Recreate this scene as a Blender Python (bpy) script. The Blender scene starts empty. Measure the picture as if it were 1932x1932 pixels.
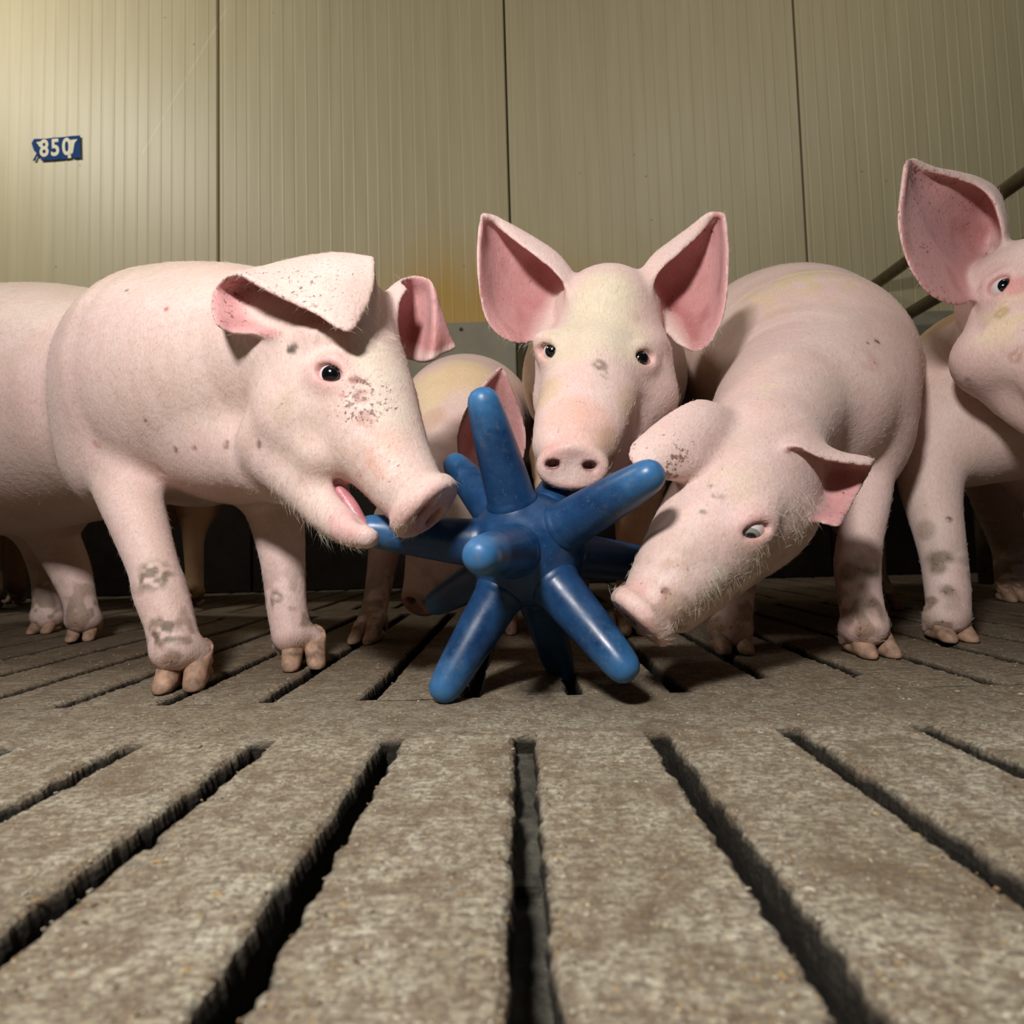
import bpy, bmesh, math, random
import numpy as np
from mathutils import Vector, Matrix, kdtree

random.seed(7)
RNG = np.random.default_rng(11)
SC = bpy.context.scene
COL = SC.collection

# ------------------------------------------------------------------ camera
FPX = 1100.0                      # focal length in pixels of the 1932 px frame
CAM = np.array([0.0, 0.0, 0.156])
PITCH, ROLL, YAW = math.atan(59 / 1100), 0.028, 0.011
_F = np.array([-math.sin(YAW) * math.cos(PITCH), math.cos(YAW) * math.cos(PITCH), math.sin(PITCH)])
_R0 = np.array([math.cos(YAW), math.sin(YAW), 0.0])
_U0 = np.cross(_R0, _F)
_R = _R0 * math.cos(ROLL) - _U0 * math.sin(ROLL)
_U = _U0 * math.cos(ROLL) + _R0 * math.sin(ROLL)
cd = bpy.data.cameras.new('camera')
cd.sensor_width = 36.0
cd.lens = 36.0 * FPX / 1932.0
cd.clip_start = 0.01
cd.dof.use_dof = True
cd.dof.focus_distance = 0.72
cd.dof.aperture_fstop = 7.1
cam = bpy.data.objects.new('camera', cd)
COL.objects.link(cam)
_M = Matrix.Identity(4)
for _i in range(3):
    _M[_i][0], _M[_i][1], _M[_i][2], _M[_i][3] = _R[_i], _U[_i], -_F[_i], CAM[_i]
cam.matrix_world = _M
SC.camera = cam

# ------------------------------------------------------------------ world and lights
w = bpy.data.worlds.new('barn_air')
SC.world = w
w.use_nodes = True
w.node_tree.nodes['Background'].inputs[0].default_value = (1.0, 0.93, 0.80, 1)
w.node_tree.nodes['Background'].inputs[1].default_value = 0.009


def area_light(name, loc, target, size, size_y, power, color):
    l = bpy.data.lights.new(name, 'AREA')
    l.shape = 'RECTANGLE'
    l.size, l.size_y, l.energy, l.color = size, size_y, power, color
    o = bpy.data.objects.new(name, l)
    COL.objects.link(o)
    o.location = loc
    o.rotation_euler = (Vector(target) - Vector(loc)).to_track_quat('-Z', 'Y').to_euler()
    return o


area_light('flash_light', (-0.27, -0.24, 0.86), (0.0, 0.70, 0.25), 0.16, 0.12, 16.5, (1.0, 0.98, 0.97))
area_light('ceiling_lamp_light', (-2.5, 0.75, 2.75), (-2.1, 2.1, 1.6), 1.1, 0.15, 40, (1.0, 0.96, 0.87))
area_light('ceiling_lamp_light', (1.2, 0.35, 2.75), (1.0, 2.2, 1.7), 1.6, 0.12, 12.5, (1.0, 0.95, 0.84))

SC.view_settings.view_transform = 'Standard'
SC.view_settings.look = 'None'
SC.view_settings.gamma = 1.0
SC.view_settings.use_curve_mapping = False
SC.view_settings.exposure = 0.0
SC.cycles.max_bounces = 6
SC.cycles.diffuse_bounces = 3
SC.cycles.glossy_bounces = 2
SC.cycles.transmission_bounces = 2
SC.cycles.caustics_reflective = False
SC.cycles.caustics_refractive = False


# ------------------------------------------------------------------ helpers
def ray(px, py):
    return _F + _R * ((px - 966) / FPX) + _U * ((966 - py) / FPX)


def at(px, py, Y):
    d = ray(px, py)
    return CAM + d * (Y / d[1])


def ground(px, py, z=0.0):
    d = ray(px, py)
    return CAM + d * ((z - CAM[2]) / d[2])


def rad(px, Y):
    return px * Y / FPX


def lin(r, g, b):
    def f(c):
        c /= 255.0
        return c / 12.92 if c <= 0.04045 else ((c + 0.055) / 1.055) ** 2.4
    return np.array([f(r), f(g), f(b)])


def unit(v):
    v = np.asarray(v, float)
    return v / (np.linalg.norm(v) + 1e-12)


def tag(o, label=None, cat=None, group=None, kind=None):
    if label:
        o['label'] = label
    if cat:
        o['category'] = cat
    if group:
        o['group'] = group
    if kind:
        o['kind'] = kind
    return o


def mesh_np(name, verts, faces, smooth=True):
    me = bpy.data.meshes.new(name)
    verts = np.asarray(verts, np.float32)
    faces = np.asarray(faces, np.int32)
    k = faces.shape[1]
    me.vertices.add(len(verts))
    me.vertices.foreach_set('co', verts.ravel())
    me.loops.add(faces.size)
    me.loops.foreach_set('vertex_index', faces.ravel())
    me.polygons.add(len(faces))
    me.polygons.foreach_set('loop_start', np.arange(0, faces.size, k, dtype=np.int32))
    me.polygons.foreach_set('use_smooth', np.full(len(faces), smooth))
    me.update(calc_edges=True)
    me.validate()
    return me


def link(name, me, mat=None, parent=None):
    o = bpy.data.objects.new(name, me)
    COL.objects.link(o)
    if mat is not None:
        me.materials.clear()
        me.materials.append(mat)
    if parent is not None:
        o.parent = parent
    return o


def empty(name, loc):
    o = bpy.data.objects.new(name, None)
    COL.objects.link(o)
    o.location = loc
    o.empty_display_size = 0.05
    return o


def adopt(child, parent):
    """parent a world-space mesh under an Empty that has a location only"""
    child.parent = parent
    child.matrix_parent_inverse = Matrix.Translation(-Vector(parent.location))
    return child


def vnoise(P, scale, seed=0):
    """smooth value noise in 0..1 at points P"""
    q = np.asarray(P, float) * scale + seed * 17.31
    i = np.floor(q).astype(np.int64)
    f = q - i
    f = f * f * (3 - 2 * f)
    out = np.zeros(len(q))
    for dx in (0, 1):
        for dy in (0, 1):
            for dz in (0, 1):
                n = (i[:, 0] + dx) * 374761393 + (i[:, 1] + dy) * 668265263 + (i[:, 2] + dz) * 2147483647 + seed * 144665
                n = (n ^ (n >> 13)) * 1274126177
                n = (n ^ (n >> 16)) & 0xFFFF
                wgt = (f[:, 0] if dx else 1 - f[:, 0]) * (f[:, 1] if dy else 1 - f[:, 1]) * (f[:, 2] if dz else 1 - f[:, 2])
                out += wgt * (n / 65535.0)
    return out


# ------------------------------------------------------------------ materials
def new_mat(name):
    m = bpy.data.materials.new(name)
    m.use_nodes = True
    nt = m.node_tree
    b = nt.nodes['Principled BSDF']
    return m, nt, b


def N(nt, t, **kw):
    n = nt.nodes.new(t)
    for k, v in kw.items():
        setattr(n, k, v)
    return n


def noise(nt, vec, scale, detail=4, rough=0.55, dist=0.0):
    n = N(nt, 'ShaderNodeTexNoise')
    n.inputs['Scale'].default_value = scale
    n.inputs['Detail'].default_value = detail
    n.inputs['Roughness'].default_value = rough
    n.inputs['Distortion'].default_value = dist
    if vec is not None:
        nt.links.new(vec, n.inputs['Vector'])
    return n.outputs['Fac']


def ramp(nt, fac, stops):
    r = N(nt, 'ShaderNodeValToRGB')
    el = r.color_ramp.elements
    while len(el) < len(stops):
        el.new(0.5)
    for e, (p, c) in zip(el, stops):
        e.position = p
        e.color = (c[0], c[1], c[2], 1) if hasattr(c, '__len__') else (c, c, c, 1)
    nt.links.new(fac, r.inputs[0])
    return r.outputs[0]


def mix(nt, fac, a, b, mode='MIX'):
    m = N(nt, 'ShaderNodeMix', data_type='RGBA', blend_type=mode)
    for sock, v in ((m.inputs[0], fac), (m.inputs[6], a), (m.inputs[7], b)):
        if hasattr(v, 'is_linked') or isinstance(v, bpy.types.NodeSocket):
            nt.links.new(v, sock)
        elif hasattr(v, '__len__'):
            sock.default_value = (v[0], v[1], v[2], 1)
        else:
            sock.default_value = v
    return m.outputs[2]


def math_n(nt, op, a, b=None, c=None):
    m = N(nt, 'ShaderNodeMath', operation=op)
    for i, v in enumerate((a, b, c)):
        if v is None:
            continue
        if isinstance(v, bpy.types.NodeSocket):
            nt.links.new(v, m.inputs[i])
        else:
            m.inputs[i].default_value = v
    return m.outputs[0]


def bump(nt, bsdf, height, strength, dist, prev=None):
    b = N(nt, 'ShaderNodeBump')
    b.inputs['Strength'].default_value = strength
    b.inputs['Distance'].default_value = dist
    nt.links.new(height, b.inputs['Height'])
    if prev is not None:
        nt.links.new(prev, b.inputs['Normal'])
    nt.links.new(b.outputs[0], bsdf.inputs['Normal'])
    return b.outputs[0]


def skin_material(name):
    m, nt, b = new_mat(name)
    a = N(nt, 'ShaderNodeAttribute', attribute_name='skin_colour')
    g = N(nt, 'ShaderNodeNewGeometry')
    pos = g.outputs['Position']
    base = a.outputs['Color']
    # blotchy pink and pale skin
    n1 = noise(nt, pos, 22, 5, 0.6)
    c = mix(nt, ramp(nt, n1, [(0.38, 0.0), (0.66, 0.42)]), base, (0.93, 0.80, 0.78), 'MULTIPLY')
    n2 = noise(nt, pos, 75, 4, 0.6)
    c = mix(nt, ramp(nt, n2, [(0.40, 0.0), (0.68, 0.30)]), c, (1.0, 0.93, 0.86), 'MULTIPLY')
    # fine hair lie
    mp = N(nt, 'ShaderNodeMapping')
    mp.inputs['Rotation'].default_value = (0.3, 0.5, 0.35)
    mp.inputs['Scale'].default_value = (1.0, 1.0, 0.22)
    nt.links.new(pos, mp.inputs['Vector'])
    n3 = noise(nt, mp.outputs[0], 520, 3, 0.6, 0.6)
    c = mix(nt, ramp(nt, n3, [(0.40, 0.0), (0.66, 0.75)]), c, (0.84, 0.79, 0.76), 'MULTIPLY')
    # specks of dirt where the alpha of the colour attribute is high
    n4 = noise(nt, pos, 210, 3, 0.65)
    sp = math_n(nt, 'SUBTRACT', math_n(nt, 'ADD', n4, math_n(nt, 'MULTIPLY', a.outputs['Alpha'], 0.30)), 0.745)
    sp = math_n(nt, 'MULTIPLY', sp, 12.0)
    spc = N(nt, 'ShaderNodeClamp')
    nt.links.new(sp, spc.inputs[0])
    c = mix(nt, math_n(nt, 'MULTIPLY', spc.outputs[0], 0.8), c, tuple(lin(92, 48, 34)))
    nt.links.new(c, b.inputs['Base Color'])
    b.inputs['Roughness'].default_value = 0.52
    b.inputs['Specular IOR Level'].default_value = 0.32
    b.inputs['Subsurface Weight'].default_value = 0.0
    b.inputs['Subsurface Radius'].default_value = (1.0, 0.42, 0.28)
    b.inputs['Subsurface Scale'].default_value = 0.008
    b.inputs['Sheen Weight'].default_value = 0.10
    b.inputs['Sheen Roughness'].default_value = 0.6
    h = math_n(nt, 'ADD', math_n(nt, 'MULTIPLY', n3, 0.35), noise(nt, pos, 130, 4, 0.6))
    bump(nt, b, h, 0.28, 0.0035)
    return m


def plain(name, col, rough=0.5, spec=0.5, metallic=0.0, nscale=None, namt=0.25, bscale=None, bstr=0.2, bdist=0.002):
    m, nt, b = new_mat(name)
    b.inputs['Roughness'].default_value = rough
    b.inputs['Specular IOR Level'].default_value = spec
    b.inputs['Metallic'].default_value = metallic
    g = N(nt, 'ShaderNodeNewGeometry')
    col = tuple(col)
    if nscale:
        f = noise(nt, g.outputs['Position'], nscale, 5, 0.6)
        d = tuple(x * (1 - namt) for x in col)
        l = tuple(min(1, x * (1 + namt)) for x in col)
        nt.links.new(ramp(nt, f, [(0.3, d), (0.7, l)]), b.inputs['Base Color'])
    else:
        b.inputs['Base Color'].default_value = (*col, 1)
    if bscale:
        bump(nt, b, noise(nt, g.outputs['Position'], bscale, 5, 0.6), bstr, bdist)
    return m


def attr_mat(name, rough=0.2, spec=0.6, coat=0.0):
    m, nt, b = new_mat(name)
    a = N(nt, 'ShaderNodeAttribute', attribute_name='skin_colour')
    nt.links.new(a.outputs['Color'], b.inputs['Base Color'])
    b.inputs['Roughness'].default_value = rough
    b.inputs['Specular IOR Level'].default_value = spec
    b.inputs['Coat Weight'].default_value = coat
    b.inputs['Coat Roughness'].default_value = 0.03
    return m


SKIN = skin_material('pig_skin')
EYE = attr_mat('wet_eye', 0.12, 0.6, 0.6)
HORN = plain('hoof_horn', lin(158, 126, 104), 0.6, 0.3, 0, 70, 0.55, 140, 0.3, 0.002)
TONGUE = plain('wet_tongue', lin(190, 120, 125), 0.3, 0.6, 0, 120, 0.2, 250, 0.4, 0.001)
TOOTH = plain('tooth', lin(225, 215, 190), 0.3, 0.5)


def hair_material():
    m, nt, b = new_mat('pale_bristle')
    b.inputs['Base Color'].default_value = (*lin(242, 232, 212), 1)
    b.inputs['Roughness'].default_value = 0.45
    b.inputs['Specular IOR Level'].default_value = 0.3
    return m


HAIR = hair_material()


def concrete_material(name, tint=1.0):
    m, nt, b = new_mat(name)
    g = N(nt, 'ShaderNodeNewGeometry')
    pos = g.outputs['Position']
    big = noise(nt, pos, 13, 7, 0.72, 0.6)
    c = ramp(nt, big, [(0.28, lin(112, 96, 72) * tint), (0.48, lin(172, 162, 139) * tint), (0.68, lin(206, 198, 176) * tint)])
    mid = noise(nt, pos, 52, 6, 0.75, 0.3)
    c = mix(nt, ramp(nt, mid, [(0.40, 0.72), (0.56, 0.0)]), c, tuple(lin(112, 90, 68) * tint))
    mp = N(nt, 'ShaderNodeMapping')
    mp.inputs['Scale'].default_value = (0.62, 1.0, 1.0)
    nt.links.new(pos, mp.inputs['Vector'])
    fine = noise(nt, mp.outputs[0], 300, 5, 0.72, 0.3)
    c = mix(nt, ramp(nt, fine, [(0.42, 0.85), (0.56, 0.0)]), c, tuple(lin(112, 98, 82) * tint))
    fine2 = noise(nt, pos, 480, 3, 0.6)
    c = mix(nt, ramp(nt, fine2, [(0.60, 0.0), (0.72, 0.75)]), c, tuple(lin(206, 196, 176) * tint))
    och = noise(nt, pos, 260, 3, 0.6, 0.3)
    c = mix(nt, ramp(nt, och, [(0.63, 0.0), (0.74, 0.6)]), c, tuple(lin(168, 132, 86) * tint))
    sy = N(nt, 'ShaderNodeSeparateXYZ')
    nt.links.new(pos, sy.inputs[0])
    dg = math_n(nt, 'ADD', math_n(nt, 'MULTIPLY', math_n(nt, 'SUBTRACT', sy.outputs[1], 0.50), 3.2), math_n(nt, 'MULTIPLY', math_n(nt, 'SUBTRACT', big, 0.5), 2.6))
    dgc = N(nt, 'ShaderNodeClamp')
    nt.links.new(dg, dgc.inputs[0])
    c = mix(nt, math_n(nt, 'MULTIPLY', dgc.outputs[0], 0.62), c, tuple(lin(88, 68, 48)))  # brown dung dirt growing with distance, also painting in the light falloff
    # flanks of the slots, near-black below the top edges
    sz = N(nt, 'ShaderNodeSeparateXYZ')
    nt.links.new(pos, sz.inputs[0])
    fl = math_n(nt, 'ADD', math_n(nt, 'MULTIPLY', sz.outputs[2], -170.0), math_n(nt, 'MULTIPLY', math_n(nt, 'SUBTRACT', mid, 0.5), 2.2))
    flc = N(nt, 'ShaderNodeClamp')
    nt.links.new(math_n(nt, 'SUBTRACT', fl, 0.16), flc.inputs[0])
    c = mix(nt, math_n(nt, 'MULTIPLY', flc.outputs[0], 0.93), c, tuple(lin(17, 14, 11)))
    nt.links.new(c, b.inputs['Base Color'])
    b.inputs['Roughness'].default_value = 0.82
    b.inputs['Specular IOR Level'].default_value = 0.25
    h = math_n(nt, 'ADD', math_n(nt, 'MULTIPLY', mid, 1.2), fine)
    bump(nt, b, h, 0.75, 0.004)
    return m


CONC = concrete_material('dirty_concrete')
PIT = plain('pit_dark', lin(26, 23, 19), 0.7, 0.3, 0, 30, 0.5)


def wall_material():
    m, nt, b = new_mat('beige_coated_steel')
    g = N(nt, 'ShaderNodeNewGeometry')
    pos = g.outputs['Position']
    sx = N(nt, 'ShaderNodeSeparateXYZ')
    nt.links.new(pos, sx.inputs[0])
    mp = N(nt, 'ShaderNodeMapping')
    mp.inputs['Scale'].default_value = (1.0, 1.0, 0.06)
    nt.links.new(pos, mp.inputs['Vector'])
    streak = noise(nt, mp.outputs[0], 26, 4, 0.6)
    c = ramp(nt, streak, [(0.3, lin(178, 166, 132)), (0.7, lin(188, 177, 143))])
    # ochre splash stain above the plinth
    def gauss(cx, cz, wx, wz):
        dx = math_n(nt, 'DIVIDE', math_n(nt, 'SUBTRACT', sx.outputs[0], cx), wx)
        dz = math_n(nt, 'DIVIDE', math_n(nt, 'SUBTRACT', sx.outputs[2], cz), wz)
        r2 = math_n(nt, 'ADD', math_n(nt, 'MULTIPLY', dx, dx), math_n(nt, 'MULTIPLY', dz, dz))
        return math_n(nt, 'POWER', 2.718, math_n(nt, 'MULTIPLY', r2, -1.0))
    st = math_n(nt, 'MULTIPLY', math_n(nt, 'ADD', gauss(-0.22, 1.02, 0.27, 0.26), math_n(nt, 'MULTIPLY', gauss(0.17, 1.02, 0.30, 0.20), 0.8)),
                ramp_val(nt, noise(nt, mp.outputs[0], 9, 5, 0.6), 0.25, 0.6))
    stc = N(nt, 'ShaderNodeClamp')
    nt.links.new(math_n(nt, 'MULTIPLY', st, 1.35), stc.inputs[0])
    c = mix(nt, stc.outputs[0], c, tuple(lin(186, 150, 78)))
    # long diagonal scratch
    t = math_n(nt, 'ADD', math_n(nt, 'MULTIPLY', math_n(nt, 'SUBTRACT', sx.outputs[0], -1.275), 0.868), math_n(nt, 'MULTIPLY', math_n(nt, 'SUBTRACT', sx.outputs[2], 2.02), -0.497))
    al = math_n(nt, 'ADD', math_n(nt, 'MULTIPLY', math_n(nt, 'SUBTRACT', sx.outputs[0], -1.275), 0.497), math_n(nt, 'MULTIPLY', math_n(nt, 'SUBTRACT', sx.outputs[2], 2.02), 0.868))
    s1 = math_n(nt, 'LESS_THAN', math_n(nt, 'ABSOLUTE', t), 0.0035)
    s2 = math_n(nt, 'LESS_THAN', math_n(nt, 'ABSOLUTE', al), 0.34)
    s3 = math_n(nt, 'GREATER_THAN', noise(nt, pos, 14, 2), 0.42)
    sc = math_n(nt, 'MULTIPLY', math_n(nt, 'MULTIPLY', s1, s2), math_n(nt, 'MULTIPLY', s3, 0.28))
    c = mix(nt, sc, c, tuple(lin(214, 208, 178)))
    # fly specks
    v = N(nt, 'ShaderNodeTexVoronoi')
    v.inputs['Scale'].default_value = 7
    nt.links.new(pos, v.inputs['Vector'])
    c = mix(nt, math_n(nt, 'MULTIPLY', math_n(nt, 'LESS_THAN', v.outputs['Distance'], 0.028), 0.6), c, tuple(lin(90, 82, 62)))
    nt.links.new(c, b.inputs['Base Color'])
    b.inputs['Roughness'].default_value = 0.46
    b.inputs['Specular IOR Level'].default_value = 0.45
    return m


def ramp_val(nt, fac, lo, hi):
    return ramp(nt, fac, [(lo, 0.35), (hi, 1.0)])


WALL = wall_material()
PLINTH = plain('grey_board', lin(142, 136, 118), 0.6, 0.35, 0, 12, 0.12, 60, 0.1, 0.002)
SHADE_DARK = plain('shade_dark_board', lin(32, 25, 19), 0.8, 0.15, 0, 14, 0.4, 60, 0.2, 0.003)  # lower boards near-black: the darkness behind the pigs put into the colour
SEAM = plain('seam_dark', lin(92, 84, 60), 0.7, 0.2)
PIPE = plain('galvanised_pipe', lin(120, 108, 80), 0.45, 0.5, 0.6, 40, 0.35, 80, 0.15, 0.001)


def blue_material(spike):
    m, nt, b = new_mat('blue_rubber_spike' if spike else 'blue_rubber_hub')
    g = N(nt, 'ShaderNodeNewGeometry')
    pos = g.outputs['Position']
    f = noise(nt, pos, 40, 5, 0.65)
    c = ramp(nt, f, [(0.3, lin(17, 47, 84)), (0.7, lin(28, 68, 108))])
    if spike:
        tc = N(nt, 'ShaderNodeTexCoord')
        sx = N(nt, 'ShaderNodeSeparateXYZ')
        nt.links.new(tc.outputs['Object'], sx.inputs[0])
        oi = N(nt, 'ShaderNodeObjectInfo')
        wobble = math_n(nt, 'ADD', sx.outputs[2], math_n(nt, 'MULTIPLY', math_n(nt, 'SUBTRACT', f, 0.5), 0.05))
        # chewed, bleached end
        tip = ramp(nt, wobble, [(0.135, 0.0), (0.174, 0.8)])
        c = mix(nt, tip, c, tuple(lin(58, 112, 160)))
        d = noise(nt, pos, 120, 4, 0.7)
        dirt = math_n(nt, 'MULTIPLY', ramp(nt, d, [(0.54, 0.0), (0.68, 0.4)]), ramp(nt, wobble, [(0.09, 0.0), (0.155, 1.0)]))
        c = mix(nt, dirt, c, tuple(lin(104, 104, 92)))
    s = noise(nt, pos, 300, 2, 0.5)
    c = mix(nt, ramp(nt, s, [(0.66, 0.0), (0.74, 0.5)]), c, tuple(lin(72, 104, 130)))
    nt.links.new(c, b.inputs['Base Color'])
    b.inputs['Roughness'].default_value = 0.36
    nt.links.new(ramp(nt, f, [(0.3, 0.28), (0.7, 0.5)]), b.inputs['Roughness'])
    b.inputs['Specular IOR Level'].default_value = 0.42
    bump(nt, b, noise(nt, pos, 90, 4, 0.6), 0.08, 0.002)
    return m


BLUE, BLUES = blue_material(False), blue_material(True)


# ------------------------------------------------------------------ signed distance modelling
class Field:
    def __init__(s, lo, hi, h):
        s.h = h
        s.lo = np.asarray(lo, float)
        s.n = np.ceil((np.asarray(hi) - s.lo) / h).astype(int) + 1
        s.d = np.full(s.n, 0.06, np.float32)

    def window(s, lo, hi):
        i0 = np.clip(np.floor((lo - s.lo) / s.h).astype(int), 0, s.n - 1)
        i1 = np.clip(np.ceil((hi - s.lo) / s.h).astype(int) + 1, 1, s.n)
        i1 = np.maximum(i1, i0 + 1)
        ax = [(s.lo[a] + s.h * np.arange(i0[a], i1[a])).astype(np.float32) for a in range(3)]
        return tuple(slice(a, b) for a, b in zip(i0, i1)), ax[0][:, None, None], ax[1][None, :, None], ax[2][None, None, :]

    def put(s, sl, b, k, cut=False):
        a = s.d[sl]
        if cut:
            a = -a
        if k > 0:
            hh = np.maximum(k - np.abs(a - b), 0) / k
            r = np.minimum(a, b) - hh * hh * (k * 0.25)
        else:
            r = np.minimum(a, b)
        s.d[sl] = -r if cut else r

    def tube(s, P, R, k=0.01, cut=False, sub=4, squash=None):
        P = np.asarray(P, float)
        R = np.asarray(R, float)
        if len(P) > 2 and sub > 1:
            Q = np.column_stack([P, R])
            E = np.vstack([2 * Q[0] - Q[1], Q, 2 * Q[-1] - Q[-2]])
            out = []
            for i in range(1, len(E) - 2):
                for t in np.arange(sub) / sub:
                    p0, p1, p2, p3 = E[i - 1], E[i], E[i + 1], E[i + 2]
                    out.append(0.5 * (2 * p1 + (p2 - p0) * t + (2 * p0 - 5 * p1 + 4 * p2 - p3) * t * t + (3 * p1 - p0 - 3 * p2 + p3) * t ** 3))
            out.append(Q[-1])
            Q = np.array(out)
            P, R = Q[:, :3], np.maximum(Q[:, 3], 1e-4)
        m = k + 3 * s.h
        lo, hi = (P - R[:, None]).min(0) - m, (P + R[:, None]).max(0) + m
        sl, X, Y, Z = s.window(lo, hi)
        tmp = np.full(s.d[sl].shape, 0.06, np.float32)
        o = np.array([q.start for q in sl])
        for j in range(max(len(P) - 1, 1)):
            a, b = P[j], P[min(j + 1, len(P) - 1)]
            ra, rb = R[j], R[min(j + 1, len(P) - 1)]
            l2 = np.minimum(a - ra, b - rb) - m
            h2 = np.maximum(a + ra, b + rb) + m
            s2, X, Y, Z = s.window(l2, h2)
            s3 = tuple(slice(max(q.start - oo, 0), q.stop - oo) for q, oo in zip(s2, o))
            if any(q.stop <= q.start for q in s3):
                continue
            ba = b - a
            L = float(ba @ ba) + 1e-12
            x, y, z = X - np.float32(a[0]), Y - np.float32(a[1]), Z - np.float32(a[2])
            t = np.clip((x * np.float32(ba[0] / L) + y * np.float32(ba[1] / L) + z * np.float32(ba[2] / L)), 0, 1)
            dd = np.sqrt((x - t * np.float32(ba[0])) ** 2 + (y - t * np.float32(ba[1])) ** 2 + (z - t * np.float32(ba[2])) ** 2) - (np.float32(ra) + t * np.float32(rb - ra))
            np.minimum(tmp[s3], dd, out=tmp[s3])
        s.put(sl, tmp, k, cut)

    def ball(s, c, radii, axes=None, k=0.01, cut=False):
        c = np.asarray(c, float)
        r = np.asarray(radii, float) if hasattr(radii, '__len__') else np.array([radii] * 3, float)
        A = np.eye(3) if axes is None else np.asarray(axes, float)
        ext = np.abs(A.T * r[None, :]).max(1) if False else np.sqrt(((A.T * r[None, :]) ** 2).sum(1))
        m = k + 3 * s.h
        sl, X, Y, Z = s.window(c - ext - m, c + ext + m)
        x, y, z = X - np.float32(c[0]), Y - np.float32(c[1]), Z - np.float32(c[2])
        k0 = 0
        k1 = 0
        for i in range(3):
            u = x * np.float32(A[i, 0]) + y * np.float32(A[i, 1]) + z * np.float32(A[i, 2])
            k0 = k0 + (u / np.float32(r[i])) ** 2
            k1 = k1 + (u / np.float32(r[i] ** 2)) ** 2
        k0 = np.sqrt(k0)
        k1 = np.sqrt(k1) + 1e-9
        s.put(sl, (k0 * (k0 - 1) / k1).astype(np.float32), k, cut)

    def disc(s, c, n, u, ru, rv, half, rnd, k=0.006, cut=False):
        """rounded elliptical plate: normal n, long axis u"""
        c, n, u = np.asarray(c, float), unit(n), np.asarray(u, float)
        u = unit(u - n * (u @ n))
        v = np.cross(n, u)
        m = k + 3 * s.h + max(ru, rv) + rnd + half
        sl, X, Y, Z = s.window(c - m, c + m)
        x, y, z = X - np.float32(c[0]), Y - np.float32(c[1]), Z - np.float32(c[2])
        a = x * np.float32(u[0]) + y * np.float32(u[1]) + z * np.float32(u[2])
        b = x * np.float32(v[0]) + y * np.float32(v[1]) + z * np.float32(v[2])
        g = np.abs(x * np.float32(n[0]) + y * np.float32(n[1]) + z * np.float32(n[2])) - np.float32(half - rnd)
        A, B = ru - rnd, rv - rnd
        k0 = np.sqrt((a / A) ** 2 + (b / B) ** 2)
        k1 = np.sqrt((a / A ** 2) ** 2 + (b / B ** 2) ** 2) + 1e-9
        e = k0 * (k0 - 1) / k1
        d = np.minimum(np.maximum(e, g), 0) + np.sqrt(np.maximum(e, 0) ** 2 + np.maximum(g, 0) ** 2) - rnd
        s.put(sl, d.astype(np.float32), k, cut)

    def sheet(s, S, Nn, T, k):
        """thin sheet from dense samples S with normals Nn and half thickness T"""
        m = T.max() + 4 * s.h
        sl, X, Y, Z = s.window(S.min(0) - m, S.max(0) + m)
        o = np.array([q.start for q in sl])
        shp = s.d[sl].shape
        tmp = np.full(int(np.prod(shp)), 0.06, np.float32)
        g = (S - s.lo) / s.h
        base = np.round(g).astype(int)
        rng = int(math.ceil(m / s.h))
        rng = min(rng, 4)
        for dx in range(-rng, rng + 1):
            for dy in range(-rng, rng + 1):
                for dz in range(-rng, rng + 1):
                    q = base + (dx, dy, dz)
                    ii = q - o
                    ok = ((ii >= 0) & (ii < shp)).all(1)
                    ii = ii[ok]
                    v = (q[ok] - g[ok]) * s.h
                    nn = Nn[ok]
                    dn = (v * nn).sum(1)
                    dt = np.sqrt(np.maximum((v * v).sum(1) - dn * dn, 0))
                    d = np.sqrt(dn * dn + np.maximum(dt - 0.0016, 0) ** 2) - T[ok]
                    np.minimum.at(tmp, (ii[:, 0] * shp[1] + ii[:, 1]) * shp[2] + ii[:, 2], d.astype(np.float32))
        s.put(sl, tmp.reshape(shp), k)

    def sample(s, P):
        g = (np.asarray(P, float) - s.lo) / s.h
        i = np.clip(np.floor(g).astype(int), 0, s.n - 2)
        f = np.clip(g - i, 0, 1)
        out = 0
        for dx in (0, 1):
            for dy in (0, 1):
                for dz in (0, 1):
                    wgt = (f[:, 0] if dx else 1 - f[:, 0]) * (f[:, 1] if dy else 1 - f[:, 1]) * (f[:, 2] if dz else 1 - f[:, 2])
                    out = out + wgt * s.d[i[:, 0] + dx, i[:, 1] + dy, i[:, 2] + dz]
        return out

    def normal(s, p):
        e = s.h * 1.5
        P = np.array([p + e * v for v in np.vstack([np.eye(3), -np.eye(3)])])
        q = s.sample(P)
        return unit(q[:3] - q[3:])

    def hit(s, px, py, after=0.0):
        d = ray(px, py)
        ys = np.arange(max(s.lo[1], after), s.lo[1] + s.h * s.n[1], s.h * 0.4)
        P = CAM[None] + d[None] * (ys / d[1])[:, None]
        inside = ((P > s.lo) & (P < s.lo + s.h * (s.n - 1))).all(1)
        v = np.where(inside, s.sample(P), 0.06)
        j = np.nonzero(v < 0)[0]
        if len(j) == 0:
            return None
        return P[j[0]]

    def smooth(s, times=1):
        for _ in range(times):
            for a in range(3):
                d = s.d
                r = d.copy()
                sl = [slice(None)] * 3
                sl[a] = slice(1, -1)
                l = [slice(None)] * 3
                l[a] = slice(0, -2)
                u = [slice(None)] * 3
                u[a] = slice(2, None)
                r[tuple(sl)] = 0.5 * d[tuple(sl)] + 0.25 * (d[tuple(l)] + d[tuple(u)])
                s.d = r

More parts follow.
